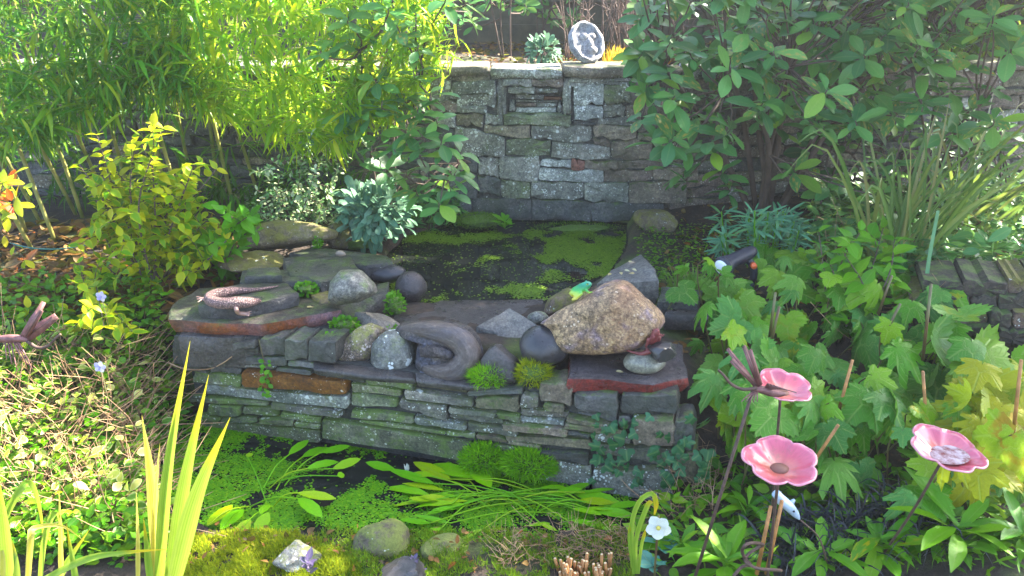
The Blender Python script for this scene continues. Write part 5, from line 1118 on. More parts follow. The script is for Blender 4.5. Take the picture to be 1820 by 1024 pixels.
for i, (x, y, n, lab) in enumerate(((1440, 935, 70, 'black grass clump right of the widest poppy dish'), (1520, 930, 70, 'black grass clump between the two front poppy dishes'), (1590, 930, 55, 'black grass clump left of the dish with rain water'), (1500, 965, 50, 'black grass clump nearest the bottom edge'), (1420, 985, 50, 'black grass clump beside the rusty wire spiral'), (1640, 965, 55, 'black grass clump below the dish with rain water'))):
    q = onz(x, y, .13); q[2] = gz(q[0], q[1]); clump('black_grass', lab, q, n, .17, .006, M_mondo, 1.1, .9, seed=60 + i, r0=.06, group='black grass in the front right bed')
q = onz(1130, 1010, .08); t = thing('daffodil_leaf', 'bent bright green strap leaves left of the white flower', 'plant', (q[0], q[1], .05))
for pts, w_ in (([(1128, 1020), (1122, 940), (1135, 893), (1158, 877), (1166, 895), (1163, 915)], 9), ([(1130, 1020), (1130, 960), (1150, 900), (1160, 892)], 9), ([(1124, 1010), (1118, 960), (1120, 930)], 5), ([(1134, 1020), (1140, 970), (1148, 940)], 6)):
    P = [ony(a, b_, 1.68) for a, b_ in pts]; part('blade', blade(MB(), P, w_ * mpp(P[0]), 16, prof=([0, .8, 1], [.9, 1, .3])), M_iris, t)

# --- lobed leaved plants filling the right bed
M_anem = leafmat('lobed_leaf', [(.04, .12, .025), (.08, .22, .03), (.12, .29, .045), (.055, .16, .04), (.17, .35, .06), (.25, .4, .06), (.1, .26, .08), (.22, .34, .05)], trans=.3, tcol=(.22, .42, .08), rough=.42, patch=(.36, .34, .05), vein=0, pfreq=.86, radial=.4)
M_anemy = leafmat('lobed_yellow', [(.35, .34, .04), (.46, .4, .05), (.3, .38, .06), (.2, .33, .05)], trans=.36, rough=.45, vein=0, patch=(.3, .16, .04), radial=.35)
def lobed(label, box, n, sz, mat, seed, Yf, nind=80):
    random.seed(seed); x0, y0, x1, y1 = box; q = onz((x0 + x1) / 2, y1, .2); t = thing('lobed_leaf_plant', label, 'plant', (q[0], q[1], gz(q[0], q[1])), 'lobed leaved plants in the right bed'); Ms, st = [], MB()
    for i in range(n):
        px, py = U(x0, x1), y0 + (y1 - y0) * (i + U(0, 1)) / n; Yd = Yf(py) + U(-.12, .22); c = ony(px, py, Yd); g = gz(c[0], c[1]); c[2] = max(c[2], g + .05)
        nv = np.array([U(-.55, .55), U(-.95, .05), 1]); d = np.array([U(-.9, .9), U(-1, .1), U(-.7, -.1)])
        s = sz * U(.45, 1.25); Ms.append(frame(c, d, nv, s, U(.95, 1.15)))
        tube(st, spline([c, c + np.array([U(-.03, .03), .03, -.06]), (c[0] + U(-.1, .1), c[1] + .06, g - .02)], 6), [.002, .0032], 5, False)
    leaves(t, T_lobe, Ms, mat, nind); part('leaf_stalks', st, M_stalk, t, kind='stuff')
M_stalk = plain('leaf_stalk', (.13, .14, .04), .5, var=.5, col2=(.1, .05, .02))
Yf = lambda y: np.interp(y, [400, 500, 620, 720, 860], [3.0, 2.72, 2.38, 2.12, 1.9])
lobed('lobed leaves overhanging the red slab, left end of the right bed', (1205, 455, 1370, 690), 38, .16, M_anem, 71, Yf)
lobed('tall lobed leaves in the middle of the right bed', (1350, 440, 1560, 720), 52, .17, M_anem, 72, Yf)
lobed('large lobed leaves beside the bare rocky bank at the right', (1540, 480, 1750, 730), 38, .21, M_anem, 73, Yf)
lobed('lobed leaves in front of the low stacked stones at the right', (1660, 500, 1830, 660), 18, .16, M_anem, 79, Yf)
lobed('lobed leaves low down around the highest poppy dish', (1240, 690, 1480, 780), 22, .15, M_anem, 74, Yf)
lobed('lobed leaves behind the dish with rain water', (1460, 700, 1700, 830), 30, .16, M_anem, 75, Yf)
lobed('yellowing lobed leaves at the right edge', (1690, 640, 1840, 860), 26, .2, M_anemy, 76, lambda y: Yf(y) - .1)
lobed('few lobed leaves low at the right, under the dish with rain water', (1600, 850, 1820, 930), 9, .13, M_anem, 77, Yf)
random.seed(78); bp = onz(1500, 560, .42)
twiggy('glossy_shrub', 'glossy young green shoots rising above the lobed leaves', 'shrub', (bp[0], bp[1], gz(bp[0], bp[1])), [(1455, 412), (1475, 470), (1530, 410), (1570, 405), (1590, 425), (1500, 450), (1560, 470), (1440, 500), (1530, 500), (1480, 530)], 2.75, M_brightg, T_ovate, .07, .045, 1, 160, .004)
# cut brown stalks standing among the leaves
M_cut = plain('cut_orange_stem', (.5, .22, .06), .6, var=.5, vscale=40)
M_cutend = plain('cut_end', (.6, .45, .25), .7)
def stubs(label, cx, cy, n, rx, ry, h, r, z, seed, tilt=.25):
    random.seed(seed); q = onz(cx, cy, z); q[2] = gz(q[0], q[1]); t = thing('cut_stem_clump', label, 'plant', q)
    for i in range(n):
        b0 = onz(cx + U(-rx, rx), cy + U(-ry, ry), z); b0[2] = gz(b0[0], b0[1]) - .01; e = b0 + np.array([U(-tilt, tilt) * h, U(-tilt, tilt) * h * .6, h * U(.55, 1.15)])
        s = part('stub', tube(MB(), [b0, e], [r, r * .9], 7), M_cut, t); part('cut_end', tube(MB(), [e, e + (e - b0) * .01], [r * .8, r * .7], 7), M_cutend, s)
stubs('cluster of orange cut stems at the bottom edge of the mossy bank', 1040, 1012, 46, 46, 16, .07, .0048, .08, 81)
stubs('small bundle of orange cut stems behind the lobed leaves', 1605, 485, 7, 10, 5, .07, .006, .45, 82)
random.seed(83); t = thing('cut_stalks', 'scattered brown cut stalks poking through the lobed leaves', 'plant', (*onz(1450, 800, .2)[:2], .2))
for a, b_, Yd in (((1370, 610), (1385, 545), 2.4), ((1368, 600), (1378, 520), 2.45), ((1480, 770), (1515, 640), 2.1), ((1440, 830), (1490, 755), 1.95), ((1560, 560), (1585, 490), 2.6), ((1550, 640), (1600, 540), 2.45), ((1640, 640), (1655, 505), 2.3), ((1650, 800), (1640, 660), 2.1), ((1800, 780), (1815, 640), 1.9), ((1345, 1020), (1370, 900), 1.6), ((1362, 1020), (1390, 890), 1.6)):
    part('stalk', tube(MB(), [ony(*a, Yd), ony(*b_, Yd)], [.0055, .0045], 7), M_cut if Yd < 2.2 else M_stalk, t)

# --- water plants
M_wp = leafmat('water_leaf', [(.12, .36, .02), (.17, .44, .025), (.24, .48, .04), (.34, .46, .06)], trans=.2, rough=.35, vein=.4)
T_wp = [leaf_tpl([(0, .02), (.12, .08), (.35, .15), (.65, .15), (.88, .08), (1, .01)], .15, c, .03) for c in (.02, .14, -.06, .22)]
def waterplant(label, root, lv, zz=.012, seed=0, spr=.05):
    random.seed(seed); rt = onz(*root, 0); t = thing('water_plant', label, 'plant', (rt[0], rt[1], -.02), 'lance leaved water plants in the lower pond'); Ms = []; st = MB()
    for (bx, by, tx, ty, w_) in lv:
        a, b_ = onz(bx, by, zz + U(0, .02)), onz(tx, ty, zz + U(.0, .03)); L = np.linalg.norm(b_ - a); k = mpp(a)
        Ms.append(frame(a, b_ - a, (U(-.2, .2), U(-.2, .1), 1), L, (w_ * k / L) / .3 * 1.35)); rj = rt + np.array([U(-1, 1) * spr, U(-.4, .4) * spr, 0]); tube(st, spline([rj, (rj + a) / 2 + np.array([0, 0, .02]), a], 7), .0022, 5, False)
    leaves(t, T_wp, Ms, M_wp, 100); part('leaf_stalks', st, M_wp, t, kind='stuff')
A_ = [(800, 852, 735, 820, 20), (842, 850, 762, 816, 24), (772, 860, 690, 838, 16), (762, 880, 683, 854, 14), (872, 866, 838, 830, 24), (836, 856, 778, 836, 16), (702, 835, 650, 824, 14), (815, 892, 688, 880, 10), (790, 872, 715, 858, 12), (770, 846, 725, 838, 12), (1000, 872, 1050, 862, 14), (1020, 876, 1112, 892, 22), (1030, 890, 1090, 893, 18), (1055, 908, 1132, 912, 16), (1085, 900, 1135, 896, 12), (1010, 926, 1095, 930, 14), (980, 880, 1035, 868, 14), (960, 868, 1010, 862, 10), (765, 930, 712, 926, 12), (785, 938, 748, 950, 14), (800, 930, 735, 915, 8), (860, 940, 820, 955, 7), (960, 930, 990, 945, 7), (940, 935, 985, 925, 7)]
random.seed(91)
for i in range(16):
    a = U(-.5, .5) + random.choice((0, math.pi)); r1 = U(70, 150); r2 = r1 + U(40, 65); A_.append((905 + math.cos(a) * r1, 893 + math.sin(a) * r1 * .3, 905 + math.cos(a) * r2, 893 + math.sin(a) * r2 * .3, U(6, 12)))
waterplant('large lance leaved water plant spreading across the middle of the lower pond', (905, 893), A_, seed=92, spr=.14)
waterplant('group of floating lance leaves left of centre in the lower pond', (490, 866), [(514, 808, 548, 781, 14), (538, 812, 588, 790, 17), (571, 804, 622, 795, 15), (546, 833, 600, 813, 13), (592, 833, 641, 815, 15), (600, 846, 612, 842, 12)], .03, 93)
waterplant('light green lance leaves at the front left of the lower pond', (470, 900), [(369, 934, 413, 896, 20), (393, 941, 432, 897, 20), (455, 946, 478, 912, 20), (463, 914, 476, 892, 13), (530, 876, 597, 886, 15), (531, 886, 571, 911, 18), (420, 950, 445, 925, 16), (440, 812, 446, 804, 13)], .03, 94)
# aquatic snowy bud
q = onz(724, 838, .02); t = thing('water_bud', 'single white bud standing in the lower pond', 'flower', (q[0], q[1], -.01)); M_petal = leafmat('white_petal', [(.75, .75, .68), (.8, .8, .74)], trans=.25, vein=0)
leaves(t, T_ovate, [frame(q, (math.cos(a) * .3, math.sin(a) * .3, 1), (math.cos(a), math.sin(a), .1), .032, .7) for a in (0, 1.5, 3, 4.6)], M_petal, 9, 'petal')
# hellebore
q = ony(1170, 937, 1.66); t = thing('white_flower', 'single white flower with yellow centre at the front right bank', 'flower', (q[0], q[1], gz(q[0], q[1])))
fz = nrm((-.15, -1, .25)); fx_ = nrm(np.cross(fz, (0, 0, 1))); fy = np.cross(fx_, fz) * -1
leaves(t, T_oval, [frame(q, fx_ * math.cos(a) + fy * math.sin(a) + fz * .25, fz, .033, 1.9) for a in np.linspace(.3, 6.58, 5, endpoint=False)], M_petal, 9, 'petal')
part('flower_centre', MB().add(ICO[2][0] * .006 + q + fz * .006, [ICO[2][1]]), plain('stamens', (.6, .5, .08), .7), t)
part('stem', tube(MB(), spline([q, q + np.array([.005, .03, .0]), (q[0] + .01, q[1] + .04, gz(q[0], q[1]) - .02)], 6), .003, 6), M_stalk, t)
M_bluel = leafmat('blue_green_round', [(.06, .18, .15), (.09, .24, .19)], trans=.2, rough=.5)
for i, (x, y, lab) in enumerate(((1160, 1005, 'round blue green leaves below the white flower'), (1175, 965, 'round blue green leaves right under the white flower'))):
    q = onz(x, y, .09); q[2] = gz(q[0], q[1]) + .02; rosette(lab, q, 6, .055, T_oval, M_bluel, .9, 'round_leaf_plant', ws=1.5)

# ------------------------------------------------------------------ behind the garden wall
M_board = plain('fence_board', (.1, .085, .05), .85, var=.45, bump=.5, bscale=25)
fn = thing('board_fence', 'dim brown board fence far behind the garden wall', 'fence', (-.3, 5.75, 1.08))
for k, x in enumerate(np.arange(-5.2, 5.3, 1.3)):
    tube_ = MB().add([(x + a * .05, 5.79 + b_ * .04, z) for z in (1.0, 2.55) for a, b_ in ((-1, -1), (1, -1), (1, 1), (-1, 1))], [np.array([(0, 1, 5, 4), (1, 2, 6, 5), (2, 3, 7, 6), (3, 0, 4, 7), (4, 5, 6, 7)])]); part('post', tube_, M_board, fn, False)
    if x < 5.1:
        for r_ in range(9):
            z0 = 1.06 + r_ * .148; y0 = 5.73 + .026 * (r_ % 2); jz = .004 * math.sin(k * 3 + r_ * 5)
            part('board', MB().add([(x + a, y, z0 + z + jz) for z in (0, .156) for a, y in ((.003, y0 - .012), (1.297, y0 - .012), (1.297, y0 + .012), (.003, y0 + .012))], [np.array([(0, 1, 5, 4), (1, 2, 6, 5), (2, 3, 7, 6), (3, 0, 4, 7), (4, 5, 6, 7), (3, 2, 1, 0)])]), M_board, fn, False)
M_brownst = plain('bare_brown_stem', (.2, .13, .1), .8, var=.5)
def bare(label, x, y, Yd, n, h, w_, seed, red=False):
    random.seed(seed); q = ony(x, y, Yd); q[2] = gz(q[0], q[1]); t = thing('bare_shrub', label, 'shrub', q); mb = MB()
    for i in range(n):
        b0 = q + np.array([U(-w_, w_), U(-.1, .1), 0]); e = b0 + np.array([U(-.12, .12), U(-.1, .1), h * U(.5, 1.1)])
        pts = spline([b0, (b0 + e) / 2 + gauss3(.03), e], 7); part('stem', tube(MB(), pts, [.004, .0015], 5), M_brownst, t)
        for k in range(4): s = pts[random.randint(2, 6)]; tube(mb, [s, s + nrm(gauss3(1) + np.array([0, 0, .6])) * U(.05, .14)], [.0016, .0007], 3, False)
    part('twigs', mb, M_brownst, t, kind='stuff')
bare('bare brown stemmed shrub behind the round plaque', 1075, 90, 4.75, 46, .6, .24, 101)
bare('bare brown stems behind the rust coloured grass', 1160, 80, 4.6, 30, .5, .2, 102)
bare('bare brown stems behind the broad leaved shrub, top right', 1420, 90, 4.8, 40, .8, .5, 103)
random.seed(104)
for x, y, Yd, lab in ((890, 110, 4.7, 'dark evergreen sapling behind the wall above the niche'), (800, 100, 5.0, 'dark evergreen sapling near the fence beside the bamboo'), (960, 70, 5.2, 'dark evergreen sapling against the fence left of the plaque')):
    q = ony(x, y, Yd); q[2] = gz(q[0], q[1]); t = thing('evergreen_sapling', lab, 'shrub', q)
    bf = stems(t, q, [q + np.array([U(-.1, .1), U(-.1, .1), U(.4, .7)]) for _ in range(3)], .006)
    whorls(t, [q + np.array([U(-.22, .22), U(-.15, .15), U(.15, .7)]) for _ in range(16)], M_rhod, T_oval, .085, 60, int(x), (5, 8), bf)
# trees added to shade ponds and bed, crowns out of view above and right
M_tree = leafmat('tree_leaf', [(.06, .13, .03), (.09, .18, .035), (.14, .23, .04), (.2, .27, .06)], trans=.38, rough=.35)
def tree(label, base, blobs, n, leaf, n_ind, seed, r=.05):
    random.seed(seed); t = thing('evergreen_tree', label, 'tree', base); Ms, tw = [], MB()
    top = np.mean([b_[0] for b_ in blobs], 0); tr = spline([np.array(base) - np.array([0, 0, .1]), (np.array(base) + top) / 2 + gauss3(.05), top], 10)
    part('trunk', tube(MB(), tr, [r, r * .5], 9), M_twig, t)
    for c, rad in blobs:
        c = np.array(c); s = tr[random.randint(3, 8)]; part('limb', tube(MB(), spline([s, (s + c) / 2 + gauss3(.06), c], 8), [r * .4, r * .12], 6), M_twig, t)
        k = int(n / len(blobs) / 6)
        for i in range(k):
            d = nrm(gauss3(1)); q = c + d * rad * U(.35, 1.05); tube(tw, [c + d * rad * .2 + gauss3(.05), q], [.004, .0015], 3, False)
            for j in range(6):
                dd = nrm(d * .6 + gauss3(.7)); Ms.append(frame(q + gauss3(.03), dd, np.array([0, 0, 1]) + gauss3(.6), leaf * U(.6, 1.2)))
    leaves(t, T_oval, Ms, M_tree, n_ind, rest='crown'); part('twigs', tw, M_twig, t, kind='stuff')
tree('leafy tree behind the wall at the top right, unseen crown added for shade', (2.9, 4.9, 1.08), [((2.3, 4.7, 1.75), .4), ((2.9, 4.6, 2.1), .5), ((3.2, 4.9, 2.7), .55), ((2.5, 5.0, 2.5), .5), ((3.6, 4.6, 2.2), .5), ((2.9, 5.2, 3.2), .5), ((1.9, 5.1, 1.9), .4), ((2.1, 4.6, 3.15), .45), ((1.6, 4.4, 2.75), .35)], 6500, .07, 200, 111)
tree('added leafy tree out of view at the right, shading the ponds and bed', (3.0, 3.7, .4), [((2.7, 3.5, 2.1), .5), ((3.1, 3.9, 2.5), .55), ((2.5, 3.9, 2.6), .45), ((3.3, 3.4, 2.3), .5), ((2.4, 4.1, 3.1), .5), ((3.5, 4.1, 2.9), .5), ((2.6, 2.6, 2.15), .45), ((2.9, 2.2, 2.3), .45), ((2.6, 3.1, 2.85), .5), ((3.1, 2.7, 2.6), .5), ((2.3, 2.3, 2.0), .35)], 13000, .08, 120, 112)
# sunlit hedge shrubs behind the wall on the right
M_hedge = leafmat('hedge_leaf', [(.1, .2, .05), (.15, .27, .06), (.24, .34, .08), (.34, .4, .14)], trans=.42, rough=.25, spec=.7)
tree('loose sunlit hedge shrub behind the wall right of the broad leaved shrub', (2.0, 4.75, 1.08), [((1.55, 4.55, 1.35), .3), ((1.95, 4.6, 1.4), .3), ((2.35, 4.7, 1.35), .32), ((1.75, 4.9, 1.65), .3), ((2.2, 4.9, 1.65), .3)], 2200, .06, 200, 114, .02)
tree('loose sunlit hedge shrub behind the wall at the right edge', (2.9, 4.8, 1.08), [((2.7, 4.65, 1.35), .32), ((3.1, 4.7, 1.4), .32), ((2.9, 4.9, 1.65), .3), ((3.4, 4.9, 1.45), .3)], 1700, .06, 150, 115, .02)
bp = np.array([2.0, 3.75, 0]); bp[2] = gz(2.0, 3.75)
random.seed(116)
t = thing('evergreen_shrub', 'thin broad leaved evergreen reaching over the strap leaved clump', 'shrub', bp)
bf = stems(t, bp, [ony(x, y, Yd) for x, y, Yd in ((1620, 120, 3.3), (1700, 60, 3.4), (1780, 110, 3.3), (1740, 190, 3.2))], .009)
whorls(t, [ony(U(1570, 1830), U(-60, 235), U(3.0, 3.7)) for _ in range(40)] + [ony(1690, 235, 3.2), ony(1640, 190, 3.1), ony(1760, 40, 3.0), ony(1590, 285, 3.2)], M_rhod, T_oval, .11, 280, 117, (5, 8), bf)
bp = np.array([1.75, 3.98, 0]); bp[2] = gz(1.75, 3.98); random.seed(118)
t = thing('evergreen_shrub', 'shaded broad leaved evergreen low against the wall behind the strap leaves', 'shrub', bp)
bf = stems(t, bp, [ony(x, y, 3.85) for x, y in ((1480, 260), (1580, 240), (1680, 270), (1780, 260))], .008)
whorls(t, [ony(U(1440, 1830), U(215, 390), U(3.7, 3.95)) for _ in range(60)], M_rhod, T_oval, .1, 200, 119, (5, 8), bf)
random.seed(113)
M_litter = leafmat('dead_leaf', [(.1, .045, .02), (.15, .07, .03), (.22, .12, .055), (.13, .085, .05), (.24, .07, .035)], trans=.2, rough=.6)
def litter(name, label, n, samp, mat, tpls, sz, h=(.0, .02), flat=.5, seed=0, up=True):
    random.seed(seed); Ms = []
    while len(Ms) < n:
        x, y, z = samp(); d = np.array([U(-1, 1), U(-1, 1), U(-.2, .35)]); Ms.append(frame((x, y, z + U(*h)), d, np.array([0, 0, 1]) + gauss3(flat), U(*sz)))
    return solo(name, scatter(MB(), tpls, Ms), mat, label, None, kind='stuff')
def gsamp(xr, yr, f=None):
    def s():
        while True:
            px, py = U(*xr), U(*yr)
            if f is None or f(px, py): break
        q = hit(px, py)
        return q[0], q[1], gz(q[0], q[1])
    return s
def bedsamp():
    x, y = U(-1.3, 1.6), U(4.3, 5.7); return x, y, gz(x, y)
litter('bed_litter', 'brown fallen leaves on the bed behind the wall', 1600, bedsamp, M_litter, T_ovate, (.02, .05), seed=1)
litter('leaf_litter', 'brown leaf litter under bamboo and yellow shrub', 1700, gsamp((-20, 420), (400, 560)), M_litter, T_lance + T_ovate, (.03, .09), seed=2)
litter('right_litter', 'brown leaf litter under the broad leaved shrub', 1200, gsamp((1180, 1820), (340, 640)), M_litter, T_ovate + T_lance, (.02, .06), seed=3)
# ground cover of the left bank
M_gc = leafmat('ground_cover_leaf', [(.05, .15, .025), (.08, .21, .03), (.12, .26, .04), (.2, .3, .05)], trans=.35, rough=.4)
M_gcv = leafmat('variegated_cover', [(.1, .22, .04), (.2, .3, .06), (.42, .42, .12), (.55, .5, .2)], trans=.35, rough=.45, edge=(.6, .58, .3))
gcb = ([520, 600, 680, 760, 850, 1000], [285, 300, 335, 345, 325, 300])
litter('ground_cover', 'low green ground cover over the left bank', 5600, gsamp((-20, 345), (520, 1010), lambda x, y: x < np.interp(y, *gcb)), M_gc, T_ovate, (.014, .045), (.005, .11), .7, 4)
litter('variegated_cover', 'yellow and cream variegated trailing leaves on the sunlit left bank', 650, gsamp((-20, 300), (640, 960)), M_gcv, T_ovate, (.016, .05), (.03, .15), .8, 5)
litter('bed_cover', 'small green seedlings under the front right bed', 1500, gsamp((1130, 1830), (840, 1020)), M_gc, T_ovate + T_lance, (.02, .06), (.0, .06), .7, 6)
litter('bank_debris', 'brown bits and dead leaves on the mossy front bank', 420, gsamp((310, 1130), (945, 1020)), M_litter, T_ovate + T_lance, (.008, .03), (.0, .03), .6, 16)
litter('pond_edge_cover', 'clover like ground cover right of the upper pond', 1500, gsamp((1130, 1290), (405, 540)), M_gc, T_oval, (.01, .022), (.0, .03), .6, 7)
litter('right_bank_cover', 'dark mixed leaves over the shaded right bank', 2600, gsamp((1430, 1840), (370, 540)), M_rhod, T_oval + T_lance, (.03, .09), (.0, .2), .8, 17)
litter('shade_cover', 'low dark leaves under the silver bush beside the upper pond', 900, gsamp((690, 820), (330, 420)), M_rhod, T_lance, (.04, .09), (.0, .12), .7, 8)
litter('left_pond_cover', 'fine leaves around the mossy rocks below the pale evergreen', 1400, gsamp((440, 640), (350, 420)), M_pale, T_lance, (.02, .06), (.0, .08), .7, 9)
M_straw = plain('dry_straw', (.4, .25, .13), .7, col2=(.16, .075, .035), vscale=9)
def strawmesh(samp, n, L, seed, up=.5, r=.0015):
    random.seed(seed); mb = MB()
    for i in range(n):
        x, y, z = samp(); d = nrm(np.array([U(-1, 1), U(-1, 1), U(.0, 1) * up * 2])); l_ = U(*L); a = np.array([x, y, z + U(.0, .05)])
        tube(mb, spline([a, a + d * l_ * .5 + gauss3(.012), a + d * l_ + gauss3(.02)], 6), [r * U(.6, 1.3), r * .5], 4, False)
    return mb
solo('dry_stems', strawmesh(gsamp((-10, 290), (640, 950)), 1100, (.08, .28), 121, .45, .0018), M_straw, 'tangle of dry straw coloured stems on the left bank', None, kind='stuff')
solo('dry_roots', strawmesh(gsamp((1110, 1270), (830, 930)), 170, (.04, .14), 122, .5, .0013), M_straw, 'tangle of dry stems on the bank right of the lower pond', None, kind='stuff')
solo('dry_twigs', strawmesh(gsamp((1480, 1820), (380, 640)), 90, (.1, .35), 123, .6, .0016), M_straw, 'dry twigs scattered over the right bank', None, kind='stuff')
solo('bank_straw', strawmesh(gsamp((880, 1130), (950, 1020)), 260, (.02, .06), 124, .3, .0009), M_straw, 'dry moss stalks on the front bank', None, kind='stuff')
# moss
M_mossy = leafmat('yellow_moss', [(.2, .27, .02), (.32, .37, .03), (.46, .44, .05), (.26, .32, .03)], trans=.3, rough=.7, vein=0)
M_mossg = leafmat('green_moss', [(.14, .38, .02), (.22, .5, .03), (.34, .6, .06)], trans=.35, rough=.6, vein=0)
M_mossd = leafmat('bank_moss', [(.1, .2, .02), (.16, .27, .03), (.26, .32, .05)], trans=.25, rough=.7, vein=0)
def blades(P, D, L, W):
    n = len(P); D = D / (np.linalg.norm(D, axis=1)[:, None] + 1e-9); X = np.cross(D, RNG.normal(size=(n, 3))); X /= (np.linalg.norm(X, axis=1)[:, None] + 1e-9)
    v = np.stack([P - X * W[:, None], P + X * W[:, None], P + D * L[:, None] * .6 + X * W[:, None] * .7, P + D * L[:, None]], 1)
    return MB().add(v.reshape(-1, 3), [np.arange(n * 4).reshape(-1, 4)])
def mossfield(label, poly, n, L, mat, seed, hump=.02, name='moss'):
    random.seed(seed); poly = np.array(poly, float); lo, hi = poly.min(0), poly.max(0); P = []
    X_ = RNG.uniform(lo[0], hi[0], n * 3); Y_ = RNG.uniform(lo[1], hi[1], n * 3); k = polydist(X_, Y_, poly) < 0; X_, Y_ = X_[k][:n], Y_[k][:n]
    pts = np.array([onz(a, b_, .07) for a, b_ in zip(X_, Y_)]); pts[:, 2] = ground_z(pts[:, 0], pts[:, 1])
    pd = polydist(pts[:, 0], pts[:, 1], LOWPOLY); pts = pts[pd > .01]; cl = vnoise(pts[:, 0], pts[:, 1], 11, seed + .7) + .5 * vnoise(pts[:, 0], pts[:, 1], 40, seed); pts = pts[cl > -.28]; hz = hump * (1 + wob(pts[:, 0], pts[:, 1], 24, seed)) * .5; pts[:, 2] += np.maximum(hz, 0)
    D = RNG.normal(size=pts.shape) * .55 + np.array([0, 0, 1]); m_ = len(pts)
    return solo(name, blades(pts, D, RNG.uniform(*L, m_), RNG.uniform(.0009, .0017, m_)), mat, label, None, kind='stuff')
mossfield('bright yellow green moss cushion on the front bank', [(300, 1024), (330, 960), (420, 940), (550, 940), (590, 960), (640, 1000), (640, 1030), (300, 1030)], 15000, (.01, .024), M_mossy, 1, .018)
mossfield('green moss along the front bank', [(560, 950), (640, 930), (760, 940), (900, 940), (1050, 925), (1120, 940), (1130, 1030), (600, 1030)], 17000, (.008, .02), M_mossd, 2, .02)
mossfield('thin moss at the left corner of the lower pond', [(300, 880), (345, 880), (345, 950), (300, 990), (250, 990)], 4000, (.008, .02), M_mossd, 3, .02)
def cushion(label, c, dims, n, L, mat, nrmv=(0, -.6, .8), W=(.0009, .0016), name='moss_cushion', leafy=False, core=None):
    v = RNG.normal(size=(n, 3)); v /= np.linalg.norm(v, axis=1)[:, None]; k = v @ nrm(nrmv) > -.15; v = v[k]; P = np.array(c) + v * np.array(dims) * RNG.uniform(.75, 1.0, (len(v), 1))
    D = v + RNG.normal(size=v.shape) * .45 + np.array([0, -.1, .35]); t = thing(name, label, 'moss', np.array(c) - np.array([0, 0, dims[2]]), 'moss cushions on the pond wall' if not leafy else 'tiny leaved creepers among the stones')
    part('core', rock(c, np.array(dims) * .72, (0, 0, 0), n, 'boulder', 3, .05), core or M_mossrock, t)
    if leafy: part('leaflets', scatter(MB(), T_oval, [frame(p, d, d + np.array([0, -.5, 1.2]), U(.009, .016), 1.5) for p, d in zip(P, D)]), mat, t, kind='stuff')
    else: part('fronds', blades(P, D, RNG.uniform(*L, len(P)), RNG.uniform(*W, len(P))), mat, t, kind='stuff')
def onw(x, y, off): return onplane(x, y, WP - WN * off, WN)
k = mpp(onw(880, 800, 0))
cushion('bright green moss cushion hanging on the pond wall, left half', onw(862, 818, -.005), (42 * k, .05, 30 * k), 3800, (.016, .032), M_mossg, W=(.0014, .0024))
cushion('bright green moss cushion hanging on the pond wall, right half', onw(942, 825, -.005), (50 * k, .05, 27 * k), 3800, (.016, .032), M_mossg, W=(.0014, .0024))
cushion('yellow green moss tuft right of the otter', onw(870, 668, .03), (36 * k, .04, 18 * k), 1500, (.015, .034), M_mossg)
cushion('yellow green moss tuft below the black cobble', onw(948, 664, .04), (30 * k, .04, 24 * k), 1400, (.012, .028), M_mossy)
for i, (x, y, z, rx, ry, lab) in enumerate(((612, 578, .41, 26, 14, 'tiny leaved creeper in front of the tilted slate'), (590, 606, .39, 18, 14, 'tiny leaved creeper above the tan egg pebble'), (702, 548, .39, 18, 30, 'tiny leaved creeper below the round purple cobble'), (690, 590, .37, 16, 12, 'tiny leaved creeper beside the dark angular rock'), (545, 514, .48, 22, 10, 'tiny leaved creeper in the notch of the broad slate'), (566, 432, .5, 6, 14, 'tiny leaved sprig on the end of the long mossy rock'))):
    q = onz(x, y, z); k2 = mpp(q); cushion(lab, q, (rx * k2, .03, ry * k2), 240, None, M_brightg, leafy=True, name='creeper')
M_ledge = leafmat('ledge_moss', [(.06, .12, .02), (.09, .17, .03), (.13, .21, .04)], trans=.15, rough=.8, vein=0)
for x, y, rx, ry, lab in ((1022, 413, 98, 17, 'moss covered ledge at the foot of the garden wall, right of the small fern'), (850, 392, 46, 12, 'moss covered ledge at the wall foot left of the small fern')):
    q = ony(x, y, 3.88); k2 = mpp(q); cushion(lab, q, (rx * k2, .1, ry * k2), 3600, (.005, .012), M_ledge, name='mossy_ledge')
# ivy on the right of the pond wall
random.seed(131); M_ivy = leafmat('ivy_leaf', [(.02, .07, .03), (.03, .1, .045), (.05, .13, .07)], trans=.15, rough=.4)
q = onw(1150, 850, -.02); t = thing('ivy', 'dark blue green ivy trailing over the right end of the pond wall', 'plant', q); Ms = []
for i in range(95):
    x, y = U(1050, 1260), U(735, 860)
    if y < 790 and random.random() < .6: continue
    Ms.append(frame(onw(x, y, -U(.015, .05)), (U(-1, 1), U(-.5, 0), U(-1, .4)), (U(-.4, .4), -1, U(.0, .8)), U(.03, .055)))
leaves(t, T_ivy, Ms, M_ivy, 120)
q = onw(473, 690, -.02); t = thing('ivy', 'little green trailing sprig on the rusty wall stone', 'plant', q)
leaves(t, T_oval, [frame(onw(473 + U(-7, 7), y, -U(.015, .03)), (U(-1, 1), -.3, U(-.6, .4)), (0, -1, .5), U(.014, .024), 1.4) for y in range(640, 705, 3)], M_brightg, 60)
part('stem', tube(MB(), spline([onw(460, 604, -.022), onw(466, 630, -.02), onw(474, 660, -.02), onw(474, 700, -.02)], 10), .0013, 5), M_stalk, t)
solo('bare_root', tube(MB(), spline([onw(x, y, -.03) for x, y in ((300, 645), (330, 656), (370, 656), (395, 646), (412, 634))], 18), [.003, .002], 6), M_straw, 'thin pale root hanging across the slates below the rust edged slab', 'root')
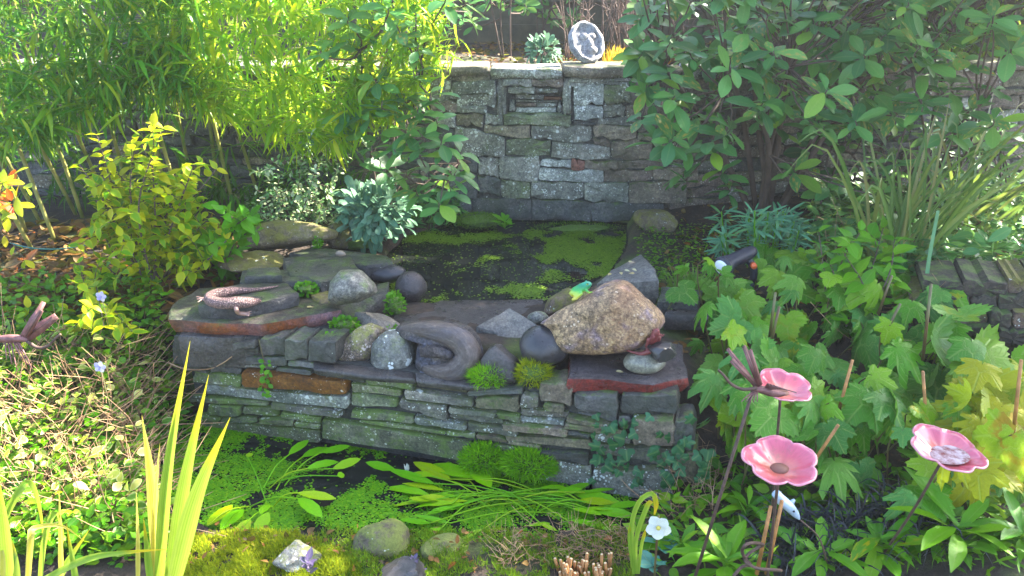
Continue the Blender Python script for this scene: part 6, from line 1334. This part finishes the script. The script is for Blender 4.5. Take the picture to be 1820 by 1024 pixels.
# little fallen leaves on the stones
M_fall = leafmat('pale_fallen', [(.5, .4, .2), (.6, .55, .35), (.45, .25, .08)], trans=.2)
random.seed(141)
for x, y, z in ((1103, 484, .50), (1110, 480, .50), (1124, 478, .505), (1128, 486, .50), (1118, 466, .505), (1086, 486, .49)):
    o = bpy.data.objects.new('fallen_leaf', T_ovate[0].mesh(M_fall)); link(o); o.matrix_basis = Matrix(frame(onz(x, y, z + .035), (U(-1, 1), U(-.5, .5), 0), (0, -.2, 1), .022).tolist()); tag(o, 'tiny pale fallen leaflet on top of the dark angular rock', 'leaf', 'fallen leaflets')
for x, y, z, lab in ((1095, 660, .405, 'yellow fallen leaf on the wet red slab'), (545, 546, .458, 'pale fallen leaf on the rust edged slab'), (553, 439, .49, 'white fallen leaf on the long slate')):
    o = bpy.data.objects.new('fallen_leaf', T_ovate[0].mesh(M_fall)); link(o); o.matrix_basis = Matrix(frame(onz(x, y, z), (1, U(-.5, .5), 0), (0, -.1, 1), .024).tolist()); tag(o, lab, 'leaf', 'fallen leaflets')
M_peri = leafmat('periwinkle_petal', [(.35, .3, .65), (.42, .38, .7)], trans=.3, vein=0)
for x, y, Yd, lab in ((180, 527, 2.6, 'small mauve flower on the seedling below the yellow shrub'), (178, 652, 2.25, 'small mauve flower in the left ground cover')):
    q = ony(x, y, Yd); t = thing('mauve_flower', lab, 'flower', q)
    leaves(t, T_oval, [frame(q, (math.cos(a), -.2, math.sin(a)), (0, -1, .4), .02, 1.6) for a in np.linspace(0, 6.28, 5, endpoint=False)], M_peri, 9, 'petal')
    part('stem', tube(MB(), [q, (q[0], q[1] + .02, gz(q[0], q[1]))], .0012, 5), M_stalk, t)
M_heuch = leafmat('purple_leaf', [(.06, .045, .1), (.1, .07, .15), (.14, .1, .18)], trans=.15)
for x, y, lab in ((550, 1012, 'small purple leaved rosette beside the white lichen rock'), (738, 1018, 'small purple leaved rosette at the foot of the rounded brown rock')):
    q = onz(x, y, .1); q[2] = gz(q[0], q[1]) + .04; rosette(lab, q, 12, .032, T_ovate, M_heuch, .9, 'purple_rosette')

# ------------------------------------------------------------------ thin haze volume added for the pale veil toward the sun
m, nt = newmat('haze'); N = NT(nt); pv = N.n('ShaderNodeVolumePrincipled'); pv.inputs['Color'].default_value = (.9, .93, 1, 1); pv.inputs['Density'].default_value = .005; pv.inputs['Anisotropy'].default_value = .65
o = N.n('ShaderNodeOutputMaterial'); N.l(pv.outputs[0], o.inputs['Volume'])
hz = [(x, y, z) for z in (-1.4, 4.6) for x, y in ((-26, -26), (26, -26), (26, 26), (-26, 26))]
solo('haze', MB().add(hz, [np.array([(3, 2, 1, 0), (4, 5, 6, 7), (0, 1, 5, 4), (1, 2, 6, 5), (2, 3, 7, 6), (3, 0, 4, 7)])]), m, kind='stuff', smooth=False, loc=(0, 0, 0))
